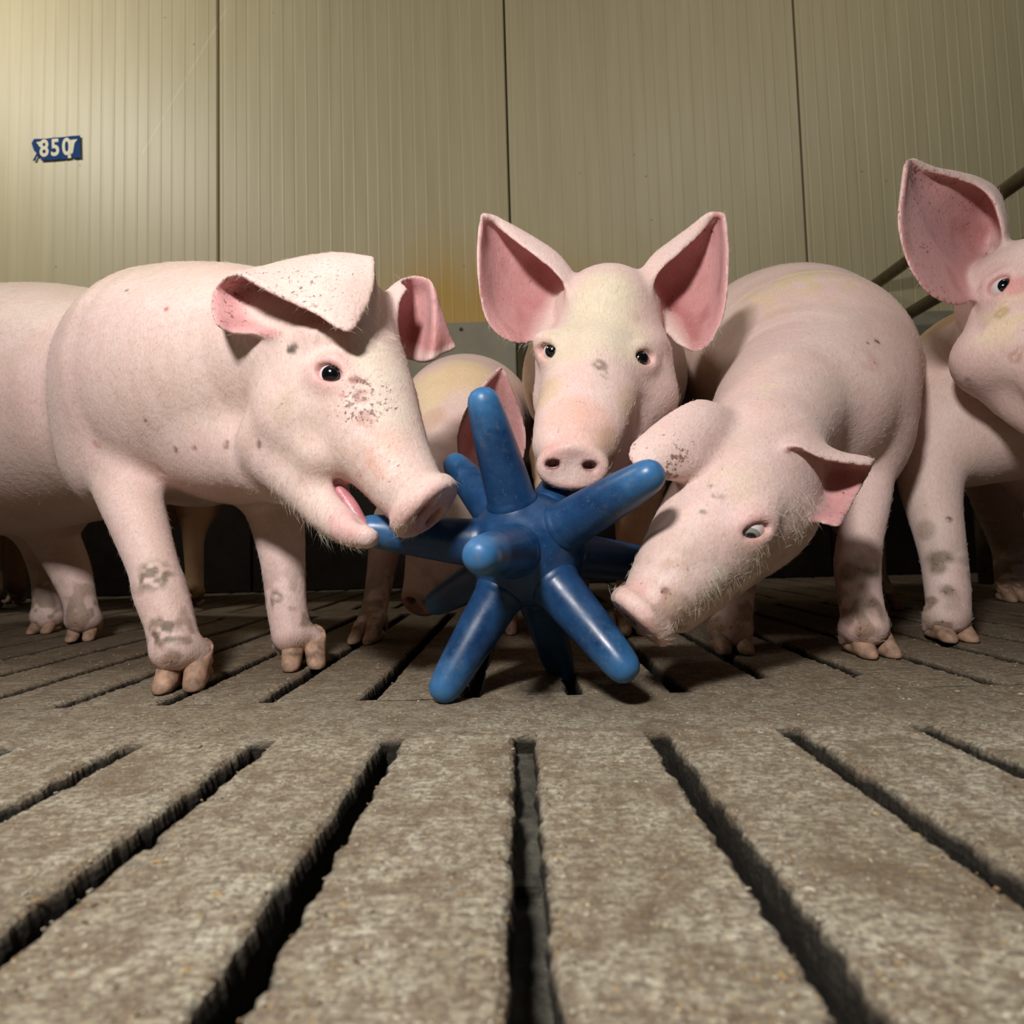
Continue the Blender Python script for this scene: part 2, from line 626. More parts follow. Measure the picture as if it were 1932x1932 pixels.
    def mesh(s):
        d = s.d
        neg = d < 0
        c = neg[:-1, :-1, :-1].astype(np.int8)
        tot = np.zeros_like(c)
        offs = [(i, j, k) for i in (0, 1) for j in (0, 1) for k in (0, 1)]
        for (i, j, k) in offs:
            tot += neg[i:neg.shape[0] - 1 + i, j:neg.shape[1] - 1 + j, k:neg.shape[2] - 1 + k]
        act = (tot > 0) & (tot < 8)
        I = np.argwhere(act)
        vals = np.stack([d[I[:, 0] + i, I[:, 1] + j, I[:, 2] + k] for (i, j, k) in offs], 1).astype(float)
        O = np.array(offs, float)
        acc = np.zeros((len(I), 3))
        cnt = np.zeros(len(I))
        for a in range(8):
            for b in range(a + 1, 8):
                if np.abs(O[a] - O[b]).sum() != 1:
                    continue
                va, vb = vals[:, a], vals[:, b]
                x = (va < 0) != (vb < 0)
                t = np.where(x, va / np.where(x, va - vb, 1), 0)
                acc += np.where(x[:, None], O[a] + (O[b] - O[a]) * t[:, None], 0)
                cnt += x
        V = s.lo + s.h * (I + acc / cnt[:, None])
        idx = np.full(act.shape, -1, np.int32)
        idx[I[:, 0], I[:, 1], I[:, 2]] = np.arange(len(I))
        F = []
        for a in range(3):
            b, c2 = (a + 1) % 3, (a + 2) % 3
            sl0 = [slice(None)] * 3
            sl1 = [slice(None)] * 3
            sl0[a] = slice(0, -1)
            sl1[a] = slice(1, None)
            n0, n1 = neg[tuple(sl0)], neg[tuple(sl1)]
            E = np.argwhere(n0 != n1)
            ok = (E[:, b] > 0) & (E[:, c2] > 0) & (E[:, b] < d.shape[b] - 1) & (E[:, c2] < d.shape[c2] - 1)
            E = E[ok]
            inside0 = n0[E[:, 0], E[:, 1], E[:, 2]]
            def cell(db, dc):
                q = E.copy()
                q[:, b] -= db
                q[:, c2] -= dc
                return idx[q[:, 0], q[:, 1], q[:, 2]]
            Q = np.stack([cell(1, 1), cell(0, 1), cell(0, 0), cell(1, 0)], 1)
            Q[~inside0] = Q[~inside0][:, ::-1]
            F.append(Q)
        F = np.vstack(F)
        F = F[(F >= 0).all(1)]
        return V, F


def grid_eval(G, nu, nv):
    """Catmull-Rom surface through a control grid G[u][v] -> dense samples, normals, (u, v)"""
    G = np.asarray(G, float)
    def cr(G, n):
        E = np.concatenate([2 * G[:1] - G[1:2], G, 2 * G[-1:] - G[-2:-1]], 0)
        tt = np.linspace(0, len(G) - 1 - 1e-6, n)
        i = tt.astype(int)
        t = (tt - i).reshape(-1, *([1] * (G.ndim - 1)))
        p0, p1, p2, p3 = E[i], E[i + 1], E[i + 2], E[i + 3]
        return 0.5 * (2 * p1 + (p2 - p0) * t + (2 * p0 - 5 * p1 + 4 * p2 - p3) * t * t + (3 * p1 - p0 - 3 * p2 + p3) * t ** 3)
    A = cr(G, nu)
    A = cr(A.transpose(1, 0, 2), nv).transpose(1, 0, 2)
    du = np.gradient(A, axis=0)
    dv = np.gradient(A, axis=1)
    n = np.cross(du, dv)
    n /= np.linalg.norm(n, axis=2, keepdims=True) + 1e-12
    uu, vv = np.meshgrid(np.linspace(0, 1, nu), np.linspace(0, 1, nv), indexing='ij')
    return A, n, uu, vv


# ------------------------------------------------------------------ pigs
PINK = lin(222, 194, 187)
PALE = lin(226, 206, 192)
ROSE = lin(206, 150, 150)
DEEP = lin(158, 84, 82)
SNOUT = lin(214, 156, 148)
MUD = lin(124, 102, 78)
TAN = lin(206, 170, 122)
GREY = lin(150, 138, 120)

# a claw of a cloven hoof, toe towards -Y, sole on z = 0
def claw_mesh():
    f = Field((-0.022, -0.050, -0.006), (0.022, 0.035, 0.066), 0.0015)
    f.tube([(0, 0.014, 0.050), (0, 0.002, 0.030), (0, -0.018, 0.008), (0, -0.026, 0.003)], [0.0108, 0.0118, 0.0080, 0.0042], 0.004)
    f.tube([(0, 0.016, 0.010), (0, -0.020, 0.005)], [0.0098, 0.0062], 0.008)
    X, Y, Z = f.window(f.lo, f.lo + f.h * f.n)[1:]
    f.d = np.maximum(f.d, (0.0005 - Z) + 0 * X + 0 * Y).astype(np.float32)
    f.d = np.maximum(f.d, (Z - 0.034 - 0.5 * Y) + 0 * X).astype(np.float32)
    f.smooth(1)
    V, F = f.mesh()
    return mesh_np('hoof_claw', V, F)


CLAW = claw_mesh()
CLAW.materials.append(HORN)


class Pig:
    def __init__(s, name, h):
        s.name, s.h = name, h
        s.ops, s.ears, s.claws, s.strokes, s.kids = [], [], [], [], []
        s.pts = []
        s.fr = []

    # primitives authored as (pixel x, pixel y, depth, pixel radius); stored in metres
    def tube(s, spec, k=0.02, cut=False, sub=4):
        P = [at(a, b, c) for a, b, c, _ in spec]
        R = [rad(r, c) for _, _, c, r in spec]
        s.ops.append(('tube', P, R, k, cut, sub))
        for p, r in zip(P, R):
            s.pts += [p - r, p + r]

    def ball(s, px, py, Y, rx, ry=None, rz=None, k=0.02, ang=0.0, yaw=0.0, cut=False):
        """ellipsoid: pixel half width, half height, depth half size in m; ang turns it in the picture plane"""
        ry = rx if ry is None else ry
        c = at(px, py, Y)
        rr = [rad(rx, Y), rad(ry, Y), rad(rx, Y) if rz is None else rz]
        ca, sa = math.cos(math.radians(ang)), math.sin(math.radians(ang))
        cy, sy = math.cos(math.radians(yaw)), math.sin(math.radians(yaw))
        u = np.array([ca, 0, sa])
        v = np.array([-sa, 0, ca])
        n = np.array([0, 1.0, 0])
        Rz = np.array([[cy, -sy, 0], [sy, cy, 0], [0, 0, 1]])
        s.ops.append(('ball', c, rr, [Rz @ u, Rz @ v, Rz @ n], k, cut))
        if not cut:
            m = max(rr)
            s.pts += [c - m, c + m]

    def ear(s, rows, thick=0.0032, k=0.008, inner=1, rose=ROSE, deep=DEEP, dirt=0.25, back=PINK):
        """rows[u][v] = (px, py, Y); inner: which side of the sheet is the pink inside"""
        G = [[at(*q) for q in r] for r in rows]
        s.ears.append((G, thick, k, inner, rose, deep, dirt, back))
        s.pts += [p for r in G for p in r]

    def leg(s, spec, foot, heading, k=0.02, size=1.0, z=0.0, spread=1.0):
        """leg tube in pixels down to the fetlock, then two toes at the ground point under the foot pixel"""
        s.tube(spec, k)
        g = ground(*foot)
        hd = unit([heading[0], heading[1], 0])
        lat = np.array([-hd[1], hd[0], 0])
        a, b, c, r = spec[-1]
        fet = at(a, b, c)
        rf = rad(r, c)
        for sd in (-1, 1):
            toe = g + lat * sd * 0.0112 * size * spread + np.array([0, 0, 0.024 * size]) - hd * 0.004
            mid = (fet + lat * sd * rf * 0.40) * 0.5 + toe * 0.5 + np.array([0, 0, 0.003])
            P = [fet, mid, toe]
            R = [rf * 0.76, rf * 0.62, 0.0122 * size]
            s.ops.append(('tube', P, R, 0.009, False, 4))
            s.claws.append((g + lat * sd * 0.0112 * size * spread, math.atan2(hd[1], hd[0]) + math.pi / 2 + sd * 0.10, size))
            # dew claw
            dc = fet * 0.70 + toe * 0.30 - hd * rf * 0.62 + lat * sd * rf * 0.62
            s.ops.append(('tube', [dc + hd * 0.006, dc - hd * 0.005 - np.array([0, 0, 0.020 * size])], [0.0075 * size, 0.0038 * size], 0.008, False, 1))
        s.pts += [g - 0.03, g + 0.03]
        s.strokes.append((g + np.array([0, 0, 0.02]), 0.055, lin(176, 140, 112), 0.7, 60, 0.3))

    def build(s):
        P = np.array(s.pts)
        lo, hi = P.min(0) - 0.022, P.max(0) + 0.022
        lo[2] = max(lo[2], -0.012)
        f = s.f = Field(lo, hi, s.h)
        for op in s.ops:
            if op[0] == 'tube':
                f.tube(op[1], op[2], op[3], op[4], op[5])
            else:
                f.ball(op[1], op[2], op[3], op[4], op[5])
        s.ear_data = []
        for (G, th, k, inner, rose, deep, dirt, back) in s.ears:
            G = np.asarray(G)
            lu = np.linalg.norm(np.diff(G, axis=0), axis=2).sum(0).max()
            lv = np.linalg.norm(np.diff(G, axis=1), axis=2).sum(1).max()
            nu, nv = int(lu / 0.0022) + 4, int(lv / 0.0022) + 4
            A, n, uu, vv = grid_eval(G, nu, nv)
            edge = np.minimum(np.minimum(uu, 1 - uu) * lu, (1 - vv) * lv)
            T = th * (0.62 + 0.38 * np.clip(edge / 0.012, 0, 1))
            f.sheet(A.reshape(-1, 3), n.reshape(-1, 3), T.ravel(), k)
            s.ear_data.append((A.reshape(-1, 3), n.reshape(-1, 3), uu.ravel(), vv.ravel(), inner, rose, deep, dirt, back))
        return f

    # details placed on the finished surface
    def snout(s, px, py, Y, normal, along, ru, rv, nostrils, nsize=(0.009, 0.0055), half=0.010, nose_ang=0.0):
        f = s.f
        c = at(px, py, Y)
        n = unit(normal)
        u = np.asarray(along, float)
        u = unit(u - n * (u @ n))
        v = np.cross(n, u)
        f.disc(c, n, u, ru, rv, half, 0.007, 0.006)
        f.ball(c + n * (half + 0.010), (ru * 0.86, rv * 0.86, 0.0125), [u, v, n], 0.004, True)
        for (a, b, rot) in nostrils:
            q = c + u * a * ru + v * b * rv + n * (half - 0.002)
            ca, sa = math.cos(rot), math.sin(rot)
            f.ball(q - n * 0.001, (nsize[0] * 1.35, nsize[1] * 1.5, 0.005), [u * ca + v * sa, v * ca - u * sa, n], 0.006)
            f.ball(q + n * 0.003, (nsize[0], nsize[1], 0.022), [u * ca + v * sa, v * ca - u * sa, n], 0.0035, True)
            s.strokes.append((q - n * 0.006, 0.014, lin(70, 28, 28), 0.97, 0, 0.0))
        s.strokes.append((c, ru * 1.25, SNOUT, 0.85, 40, 0.0))

    def eye(s, px, py, gaze, slant=0.0, size=1.0, squint=1.0, white=lin(18, 18, 20), after=0.0):
        f = s.f
        c = f.hit(px, py, after)
        n = f.normal(c)
        n = unit(0.7 * n + 0.3 * unit(CAM - c))
        ca, sa = math.cos(math.radians(slant)), math.sin(math.radians(slant))
        u = _R * ca + _U * sa
        u = unit(u - n * (u @ n))
        v = np.cross(n, u)
        A = [u, v, n]
        z = size
        f.ball(c - n * 0.0065 * z, (0.0230 * z, 0.0180 * z, 0.0115 * z), A, 0.012)
        # brow fold, upper and lower lid
        f.tube([c - u * 0.019 * z + v * 0.004 * z - n * 0.003 * z, c + v * 0.0145 * z * squint + n * 0.0018 * z, c + u * 0.019 * z + v * 0.004 * z - n * 0.003 * z], [0.003 * z, 0.0042 * z, 0.003 * z], 0.004)
        f.tube([c - u * 0.0145 * z - n * 0.001 * z, c - u * 0.006 * z + v * 0.0078 * z * squint + n * 0.0022 * z, c + u * 0.006 * z + v * 0.0078 * z * squint + n * 0.0022 * z, c + u * 0.0145 * z - n * 0.001 * z], [0.0022 * z, 0.0030 * z, 0.0030 * z, 0.0022 * z], 0.003)
        f.tube([c - u * 0.0145 * z - n * 0.001 * z, c - v * 0.0082 * z * squint + n * 0.0012 * z, c + u * 0.0145 * z - n * 0.001 * z], [0.0020 * z, 0.0026 * z, 0.0020 * z], 0.003)
        f.ball(c + n * 0.004 * z, (0.0130 * z, 0.0074 * z * squint, 0.0105 * z), A, 0.0018, True)
        s.strokes.append((c, 0.026 * z, lin(222, 176, 172), 0.6, 0, 0.0))
        s.strokes.append((c + n * 0.002, 0.0145 * z, lin(206, 140, 136), 0.75, 0, 0.0))
        r = 0.0118 * z
        ctr = c - n * (r - 0.0038 * z)
        gz = unit(gaze)
        s.kids.append(('eye', ctr, r, gz, white))

    def fringe(s, px, py, r_px, n, length, flow, after=0.0):
        p = s.f.hit(px, py, after)
        if p is not None:
            s.fr.append((p, rad(r_px, p[1]), n, length, flow))

    def mark(s, px, py, r_px, col, amt=0.8, nz=0, dirt=0.0, after=0.0):
        p = s.f.hit(px, py, after)
        if p is not None:
            s.strokes.append((p, rad(r_px, p[1]), col, amt, nz, dirt))

    def finish(s, label, base_fn=None, hairs=6000, hair_len=0.010, flow=(0, 0, -1), group=None, extra=None):
        f = s.f
        f.smooth(1)
        V, F = f.mesh()
        me = mesh_np('body', V, F)
        me.materials.append(SKIN)
        nrm = np.zeros(len(V) * 3, np.float32)
        me.vertices.foreach_get('normal', nrm)
        nrm = nrm.reshape(-1, 3).astype(float)
        C = np.repeat(PINK[None], len(V), 0)
        A = np.full(len(V), 0.18)
        # paler hair over back and head, drawn from the coat itself in large blotches
        nb = vnoise(V, 9, 3)
        C = C + (PALE - C) * (np.clip((nb - 0.35) * 1.8, 0, 1) * 0.55)[:, None]
        nd = vnoise(V, 16, 21) * 0.6 + vnoise(V, 45, 22) * 0.4
        C = C + (lin(190, 166, 146) - C) * (np.clip((nd - 0.50) * 3.2, 0, 1) * 0.30)[:, None]
        if base_fn is not None:
            C, A = base_fn(V, nrm, C, A)
        # mud on the lower legs
        nz = vnoise(V, 38, 5) * 0.6 + vnoise(V, 90, 6) * 0.4
        lowm = np.clip((0.16 - V[:, 2]) / 0.10, 0, 1) * np.clip((nz - 0.49) * 10.0, 0, 1) * 0.70
        C = C + (MUD - C) * lowm[:, None]
        A = A + lowm * 0.25
        for (p, r, col, amt, nzs, dirt) in s.strokes:
            dd = np.sqrt(((V - p) ** 2).sum(1))
            sel = np.nonzero(dd < r)[0]
            if len(sel) == 0:
                continue
            wgt = 1 - dd[sel] / r
            wgt = np.clip(wgt * 1.8, 0, 1)
            wgt = wgt * wgt * (3 - 2 * wgt) * amt
            if nzs:
                wgt = wgt * np.clip((vnoise(V[sel], nzs, 9) - 0.30) * 2.6, 0, 1)
            elif r < 0.016 and amt > 0.45:
                wgt = wgt * np.clip((vnoise(V[sel], 190, 4) - 0.18) * 3.0, 0.15, 1)
            C[sel] += (col - C[sel]) * wgt[:, None]
            A[sel] += dirt * wgt / max(amt, 0.05)
        ear_w = np.zeros(len(V))
        for (S, n, uu, vv, inner, rose, deep, dirt, back) in s.ear_data:
            lo, hi = S.min(0) - 0.008, S.max(0) + 0.008
            sel = np.nonzero(((V > lo) & (V < hi)).all(1))[0]
            kd = kdtree.KDTree(len(S))
            for i, q in enumerate(S):
                kd.insert(q, i)
            kd.balance()
            veins = vnoise(V[sel] * np.array([1.0, 1.0, 0.6]), 60, 8)
            for i, vein in zip(sel, veins):
                q, j, dist = kd.find(V[i])
                if dist > 0.0075:
                    continue
                side = float(nrm[i] @ n[j]) * inner
                fade = min(1.0, vv[j] / 0.16) * (1 - max(0, dist - 0.004) / 0.0035)
                ear_w[i] = max(ear_w[i], min(fade, 1.0))
                if side > 0.15:
                    ear_w[i] = 2.0
                    col = rose + (deep - rose) * min(1, max(0, 0.60 - vv[j]) * 1.1 + max(0, vein - 0.52) * 1.1)
                    C[i] += (col - C[i]) * fade * 0.9
                    A[i] += dirt * (0.4 + vv[j])
                else:
                    C[i] += (back * 0.96 - C[i]) * fade * 0.55
                    A[i] += dirt * vv[j] * 1.3
        at_ = me.attributes.new('skin_colour', 'FLOAT_COLOR', 'POINT')
        at_.data.foreach_set('color', np.column_stack([np.clip(C, 0, 1), np.clip(A, 0, 1)]).astype(np.float32).ravel())
        gz = V[V[:, 2] < 0.03] if (V[:, 2] < 0.03).any() else V
        root = empty('pig', (float(gz[:, 0].mean()), float(gz[:, 1].mean()), 0.0))
        tag(root, label, 'pig', group)
        body = link('body', me)
        adopt(body, root)
        for (g, rz, size) in s.claws:
            c = link('hoof_claw', CLAW)
            c.location = Vector(g) - Vector(root.location)
            c.rotation_euler = (0, 0, rz)
            c.scale = (size * 1.08, size, size)
            c.parent = root
        for kid in s.kids:
            if kid[0] == 'eye':
                adopt(eyeball(*kid[1:]), root)
            else:
                adopt(kid[1], root)
        if hairs:
            adopt(bristles(V, nrm, C, hairs, hair_len, flow, ear_w, s.fr), root)
        s.root = root
        return root


def sphere_cap(c, r, z, th0, th1, nu, nv, bulge):
    x = unit(np.cross(z, (0, 0, 1)))
    y = np.cross(z, x)
    V, T, F = [], [], []
    for j in range(nv + 1):
        th = th0 + (th1 - th0) * j / nv
        for i in range(nu):
            ph = 2 * math.pi * i / nu
            k = r * (1.0 + bulge * max(0, math.cos(th)) ** 6)
            V.append(np.asarray(c) + k * (z * math.cos(th) + (x * math.cos(ph) + y * math.sin(ph)) * math.sin(th)))
            T.append(th)
    for j in range(nv):
        for i in range(nu):
            a, b = j * nu + i, j * nu + (i + 1) % nu
            F.append((a, a + nu, b + nu, b))
    return V, T, F


def colour_mesh(name, V, F, cols):
    me = mesh_np(name, V, F)
    t = me.attributes.new('skin_colour', 'FLOAT_COLOR', 'POINT')
    t.data.foreach_set('color', np.array([(*c, 1) for c in cols], np.float32).ravel())
    me.materials.append(EYE)
    return me


def eyeball(c, r, gaze, iris):
    """white of the eye with the dark iris as a proud cap on it"""
    z = np.asarray(gaze)
    V, T, F = sphere_cap(c, r, z, 0.02, math.pi - 0.02, 28, 20, 0.0)
    o = link('eye', colour_mesh('eye', V, F, [lin(216, 206, 202)] * len(V)))
    V, T, F = sphere_cap(c, r * 1.012, z, 0.01, math.radians(42), 28, 8, 0.035)
    cap = link('iris', colour_mesh('iris', V, F, [lin(8, 10, 14) if t < math.radians(25) else iris for t in T]))
    cap.parent = o
    o['label'] = 'dark glossy eye'
    return o


def bristles(V, nrm, C, n, length, flow, ear_w, fringes=()):
    """short pale hairs as thin tapering blades standing on the skin"""
    idx = RNG.integers(0, len(V), int(n))
    idx = idx[ear_w[idx] < 1.5]
    sets = [(idx, np.full(len(idx), length), np.repeat(unit(flow)[None], len(idx), 0), 0.06, 0.30)]
    for (p, r, k, ln, fl) in fringes:
        c = np.nonzero(((V - p) ** 2).sum(1) < r * r)[0]
        if len(c):
            k = int(k * 0.24)
            j = c[RNG.integers(0, len(c), k)]
            sets.append((j, np.full(k, ln), np.repeat(unit(fl)[None], k, 0), 0.15, 0.6))
    idx = np.concatenate([q[0] for q in sets])
    L = np.concatenate([q[1] for q in sets])
    fl = np.concatenate([q[2] for q in sets])
    lift = np.concatenate([RNG.uniform(q[3], q[4], len(q[0])) for q in sets])[:, None]
    n = len(idx)
    P = V[idx] - nrm[idx] * 0.0006
    Nn = nrm[idx]
    fl = fl + RNG.normal(0, 0.26, (n, 3))
    t = fl - Nn * (fl * Nn).sum(1)[:, None]
    t /= np.linalg.norm(t, axis=1)[:, None] + 1e-9
    d1 = t + Nn * lift
    d1 /= np.linalg.norm(d1, axis=1)[:, None]
    d2 = t * 1.0 + Nn * lift * 0.35 + np.array([0, 0, -0.12])
    d2 /= np.linalg.norm(d2, axis=1)[:, None]
    L = (L * RNG.uniform(0.5, 1.35, n))[:, None]
    w = 0.00009
    side = np.cross(d1, Nn)
    side /= np.linalg.norm(side, axis=1)[:, None] + 1e-9
    p1 = P + d1 * L * 0.5
    p2 = p1 + d2 * L * 0.5
    up = np.cross(side, d1)
    # three-sided blade: base triangle, mid triangle, tip
    a = [P + side * w, P - side * w * 0.5 + up * w, P - side * w * 0.5 - up * w]
    b = [p1 + side * w * 0.8, p1 - side * w * 0.4 + up * w * 0.8, p1 - side * w * 0.4 - up * w * 0.8]
    VV = np.stack(a + b + [p2], 1).reshape(-1, 3)
    k = np.arange(n)[:, None] * 7
    T = []
    for (x, y) in ((0, 1), (1, 2), (2, 0)):
        T.append(np.hstack([k + x, k + y, k + 3 + y]))
        T.append(np.hstack([k + x, k + 3 + y, k + 3 + x]))
        T.append(np.hstack([k + 3 + x, k + 3 + y, k + 6]))
    me = mesh_np('bristles', VV, np.vstack(T))
    me.materials.append(HAIR)
    o = link('bristles', me)
    o['label'] = 'fine pale bristles'
    o['kind'] = 'stuff'
    return o


def tube_mesh(name, P, R, mat, h=0.0016, flat=None):
    P = np.asarray(P, float)
    R = np.asarray(R, float)
    f = Field((P - R[:, None]).min(0) - 0.006, (P + R[:, None]).max(0) + 0.006, h)
    f.tube(P, R, 0.002)
    V, F = f.mesh()
    me = mesh_np(name, V, F)
    return link(name, me, mat)


# ------------------------------------------------------------------ the slatted floor
PITCH_S, GAP, THICK = 0.107, 0.0148, 0.075


def slat_mesh(y0, y1, width, seed, segs, rough=0.0022, focus=None):
    """one concrete slat between two slots: chamfered, crumbling edges"""
    rnd = np.random.default_rng(seed)
    xs = [-1.0, -0.965, -0.90, -0.45, 0.0, 0.45, 0.90, 0.965, 1.0]
    zs = [-0.010, -0.0022, 0.0, 0.0, 0.0, 0.0, 0.0, -0.0022, -0.010]
    ys = np.linspace(y0, y1, segs + 1)
    if focus:
        a_, b_ = focus
        m_ = segs - 12
        ys = np.concatenate([np.linspace(y0, a_, 7)[:-1], np.linspace(a_, b_, m_ + 1), np.linspace(b_, y1, 7)[1:]])
    hw = width / 2
    V, F = [], []
    def wob(n, sm):
        v = rnd.normal(0, 1, n + 8)
        ker = np.ones(sm) / sm
        return np.convolve(v, ker, 'same')[4:n + 4] * math.sqrt(sm)
    wl = wob(segs + 1, 7) * rough * 0.50 + wob(segs + 1, 2) * rough * 0.26
    wr = wob(segs + 1, 7) * rough * 0.50 + wob(segs + 1, 2) * rough * 0.26
    m = len(xs)
    for j, y in enumerate(ys):
        for i, (x, z) in enumerate(zip(xs, zs)):
            e = max(0, abs(x) - 0.85) / 0.15
            off = (wl[j] if x < 0 else wr[j]) * (1 if e > 0 else 0)
            zz = z - (abs(off) * 0.5 if 0 < e < 0.9 else 0) + rnd.normal(0, 0.0004)
            V.append((x * hw - off * np.sign(x) * 1.0, y, zz))
        V.append((hw * 0.985, y, -0.020))
        V.append((hw * 0.86, y, -THICK))
        V.append((-hw * 0.86, y, -THICK))
        V.append((-hw * 0.985, y, -0.020))
    q = m + 4
    for j in range(segs):
        for i in range(q):
            a, b = j * q + i, j * q + (i + 1) % q
            F.append((a, b, b + q, a + q))
    for j in (0, segs):
        base = j * q
        F.append((base, base + q - 1, base + m, base + m - 1))
        F.append((base + q - 1, base + q - 2, base + m + 1, base + m))
    return mesh_np('slat', V, F, smooth=False)


floor = empty('floor', (0, 0, 0))
tag(floor, 'dirty slatted concrete floor of the pig pen', kind='structure')
# rows: (y start, y end, offset of the slots, detail)
Y1, Y2, Y3, Y4 = 0.484, 0.602, 1.36, 1.48


def cross_bar(y0, y1, seed):
    nx, ny = 90, 5
    rnd = np.random.default_rng(seed)
    V, F = [], []
    for j in range(ny + 1):
        for i in range(nx + 1):
            x = -2.6 + 5.2 * i / nx
            y = y0 + (y1 - y0) * j / ny
            V.append((x, y, -0.0003 + rnd.normal(0, 0.0004)))
    for j in range(ny):
        for i in range(nx):
            a = j * (nx + 1) + i
            F.append((a, a + 1, a + nx + 2, a + nx + 1))
    n = len(V)
    V += [(-2.6, y0, -THICK), (2.6, y0, -THICK), (2.6, y1, -THICK), (-2.6, y1, -THICK)]
    F += [(0, n, n + 1, nx), (ny * (nx + 1), (ny + 1) * (nx + 1) - 1, n + 2, n + 3)]
    F += [(n, n + 3, n + 2, n + 1)]
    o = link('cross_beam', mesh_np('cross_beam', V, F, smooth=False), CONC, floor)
    return o


for (a, b, sd) in ((Y1, Y2, 3), (Y3, Y4, 4)):
    cross_bar(a, b, sd)
near = {}
for r, (y0, y1, shift, lim) in enumerate(((-0.75, Y1, 0.5, 12), (Y2, Y3, 0.0, 20), (Y4, 2.18, 0.5, 20))):
    shared = [slat_mesh(y0, y1, PITCH_S - GAP, 50 + 10 * r + q, 24) for q in range(5)]
    for i in range(-lim, lim + 1):
        x = (i + shift) * PITCH_S
        if r == 0 and abs(x) < 0.62:
            me = slat_mesh(y0, y1 + 0.002, PITCH_S - GAP, 200 + i, 200, 0.0019, (0.14, y1 - 0.004))
        elif r == 1 and abs(x) < 0.8:
            me = slat_mesh(y0 - 0.002, y1, PITCH_S - GAP, 300 + i, 130, 0.0017, (y0 + 0.004, 1.0))
        else:
            me = shared[i % 5]
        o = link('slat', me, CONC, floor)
        o.location = (x, 0, 0)
# the two slots on the right start a little farther back: crumbled concrete bridges them
def filler(x, y0, y1, seed):
    me = slat_mesh(y0, y1, GAP + 0.004, seed, 12, 0.0012)
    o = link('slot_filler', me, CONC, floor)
    o.location = (x, 0, -0.0006)
for i, x in enumerate((2.5 * PITCH_S, 3.5 * PITCH_S)):
    filler(x, Y2 - 0.01, Y2 + 0.055, 700 + i)
pit = link('pit_bottom', mesh_np('pit_bottom', [(-3, -1, -0.5), (3, -1, -0.5), (3, 2.3, -0.5), (-3, 2.3, -0.5)], [(0, 1, 2, 3)], False), PIT, floor)
# a sleeve of old slurry in the middle slot
bm = bmesh.new()
for (y0, y1, z) in ((0.33, 0.475, -0.012), (0.23, 0.405, -0.030)):
    v = [bm.verts.new(q) for q in ((-0.0088, y0, z - 0.02), (0.0088, y0, z - 0.02), (0.0088, y1, z), (-0.0088, y1, z))]
    w2 = [bm.verts.new((q.co.x, q.co.y, q.co.z - 0.02)) for q in v]
    bm.faces.new(v)
    for i in range(4):
        bm.faces.new((v[i], w2[i], w2[(i + 1) % 4], v[(i + 1) % 4]))
me = bpy.data.meshes.new('slot_dirt')
bm.to_mesh(me)
bm.free()
link('slot_dirt', me, plain('slurry_crust', lin(74, 71, 62), 0.55, 0.35, 0, 70, 0.6, 110, 0.8, 0.004), floor)

# crumbs of feed and straw over the slats: one scatter
def crumbs():
    V, F = [], []
    n = 9000
    cols = []
    for i in range(n):
        y = 0.19 + (RNG.random() ** 1.6) * 0.75
        x = RNG.uniform(-1, 1) * (0.12 + y * 0.95)
        row = 0.5 if y < Y1 else 0.0
        fr = (x / PITCH_S + row) % 1.0
        on_slot = (y < Y1 or y > Y2) and (abs(fr - (0.5 if y >= Y1 else 0.5)) < 0)
        u = x / PITCH_S - (0.0 if y < Y1 else 0.5)
        dist = abs(u - round(u)) * PITCH_S
        if (y < Y1 or y > Y2) and dist < GAP * 0.62:
            continue
        sz = RNG.uniform(0.00020, 0.00050) * (1.0 if RNG.random() < 0.97 else 1.9)
        el = RNG.uniform(1.0, 3.2)
        a = RNG.uniform(0, math.pi)
        ca, sa = math.cos(a), math.sin(a)
        k = len(V)
        for (px, py, pz) in ((-el, -1, 0), (el, -1, 0), (el, 1, 0), (-el, 1, 0), (-el * .6, -.6, 1), (el * .6, -.6, 1), (el * .6, .6, 1), (-el * .6, .6, 1)):
            V.append((x + (px * ca - py * sa) * sz, y + (px * sa + py * ca) * sz, pz * sz * 0.9 - 0.0002))
        F += [(k + 4, k + 5, k + 6, k + 7), (k, k + 1, k + 5, k + 4), (k + 1, k + 2, k + 6, k + 5), (k + 2, k + 3, k + 7, k + 6), (k + 3, k, k + 4, k + 7)]
        t = RNG.random()
        c = lin(190, 180, 158) if t < 0.4 else lin(164, 134, 90) if t < 0.75 else lin(96, 76, 52)
        cols += [(*c, 1)] * 8
    me = mesh_np('feed_crumbs', V, F, False)
    t = me.attributes.new('skin_colour', 'FLOAT_COLOR', 'POINT')
    t.data.foreach_set('color', np.array(cols, np.float32).ravel())
    o = link('feed_crumbs', me, attr_mat('dry_crumb', 0.7, 0.3))
    tag(o, 'pale crumbs of feed and straw scattered over the slats', 'feed crumbs', kind='stuff')


crumbs()

# ------------------------------------------------------------------ back wall
WY = 2.2
PW = 1.14


